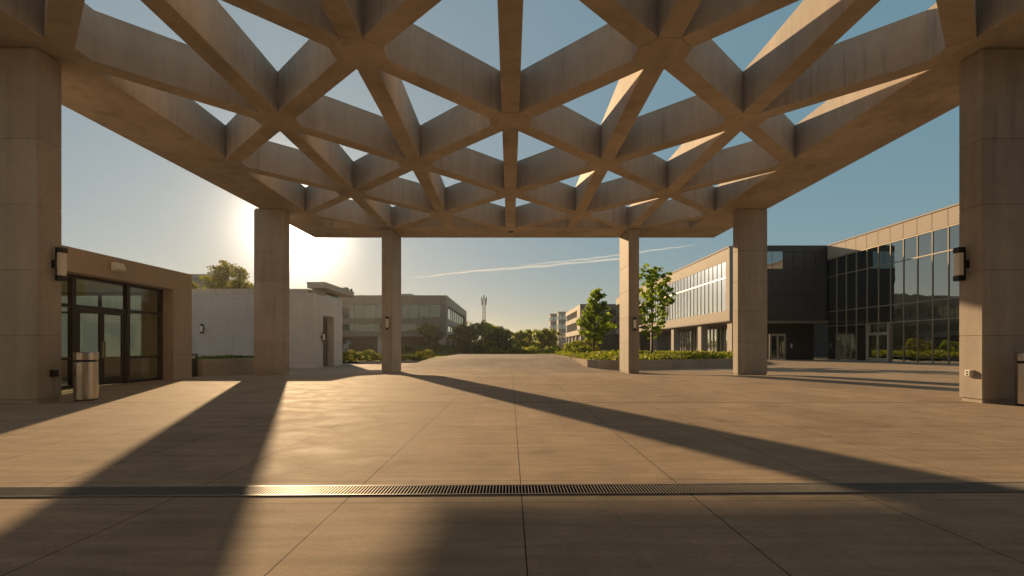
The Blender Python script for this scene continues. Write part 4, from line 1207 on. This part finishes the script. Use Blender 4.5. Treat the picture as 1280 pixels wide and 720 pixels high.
for i, (x, y, H, r, lab, mt) in enumerate((
        (2.0, 92, 3.9, 1.7, 'small sunlit tree left of the gap in the middle of the far planting', 'leaf_mid'),
        (3.6, 98, 4.4, 1.5, 'small thin tree with a pointed top in the middle of the far planting', 'leaf_mid'),
        (5.6, 90, 4.2, 1.9, 'small round sunlit tree in the far planting, nearest the narrow blocks', 'leaf_mid'),
        (7.4, 92, 4.1, 1.9, 'small round green tree just left of the banded block', 'leaf_mid'))):
    tree('small_tree', lab, x, y, 0.0, H, 0.22, r, 2200, 0.28, M[mt], 'round', 'small sunlit trees beyond the walkway', 20, 0.09, 0.5, 40 + i)
tree('street_tree', 'dark slim tree before the ground floor of the banded office block', -14.9, 92, 0.0, 5.4, 0.25, 2.0, 3600, 0.28, M['leaf_dark'], 'round', None, 20, 0.1, 0.55, 60)
tree('bare_tree', 'thin almost bare tree top above the dark clump, left of the mast', -13.6, 150, 0.0, 9.6, 0.45, 3.0, 260, 0.3, M['leaf_gold'], 'round', None, 46, 0.2, 0.6, 61)
bed_cover('hedge', 'long dark clipped hedge before the open ground floor of the banded office block', [(-24, 95), (-4, 91), (-4, 93), (-24, 97)], 0.0, 1.3, 9000, 0.26, M['leaf_dark'], 'hedge', None, 0.15)
bed_cover('far_bushes', 'low dark bushes along the far side of the lawn', [(-4, 82), (12, 82), (12, 86), (-4, 86)], 0.0, 0.9, 8000, 0.24, M['leaf_mid'], 'bushes', 'stuff', 0.5)
bed_cover('treeline', 'far wooded skyline low on the horizon', [(-260, 330), (260, 330), (260, 370), (-260, 370)], 0.0, 4.6, 26000, 1.1, M['leaf_dark'], 'treeline', 'stuff', 0.5)

# ================================================================== CONTRAILS
def at_px(px, py, Y): return Vector(((px - 638) * Y / 620, Y, CAM_Z + (434 - py) * Y / 620))
def contrail(label, pts, rad):
    m = MB()
    P = [at_px(a, b, 2600) for a, b in pts]
    fine = []; rr = []
    N = 60
    for i in range(N + 1):
        s = i / N * (len(P) - 1); j = min(int(s), len(P) - 2); f = s - j
        p = P[j].lerp(P[j + 1], f); p.z += 3.0 * math.sin(i * 0.9) * random.random()
        fine.append(p); e = math.sin(math.pi * i / N) ** 0.6
        rr.append(rad * (0.15 + e) * (0.8 + 0.4 * random.random()))
    m.tube(fine, rr, 14)
    o = m.build('contrail', M['contrail'], None, smooth=True, loc=tuple(P[0]))
    tag(o, label, 'contrail', 'contrails', 'stuff')
contrail('brighter lower contrail streak crossing the sky over the centre', [(512, 348), (590, 339), (660, 334), (770, 324), (800, 320)], 7)
contrail('faint upper contrail streak beside the brighter one, running behind the slim right column', [(650, 332), (740, 323), (800, 315), (870, 306)], 5)

# ================================================================== AIR
m = MB(); m.box(-4200, 4200, -1700, 6200, -1.5, 24.0)
nt = NT('warm_air')
vol = nt.node('ShaderNodeVolumePrincipled')
vol.inputs['Color'].default_value = (0.95, 0.93, 0.90, 1)
vol.inputs['Density'].default_value = 0.0002
vol.inputs['Anisotropy'].default_value = 0.7
nt.link(vol.outputs[0], nt.out.inputs['Volume'])
tag(m.build('haze', nt.m), 'thin warm haze in the low evening air', 'haze', kind='stuff')
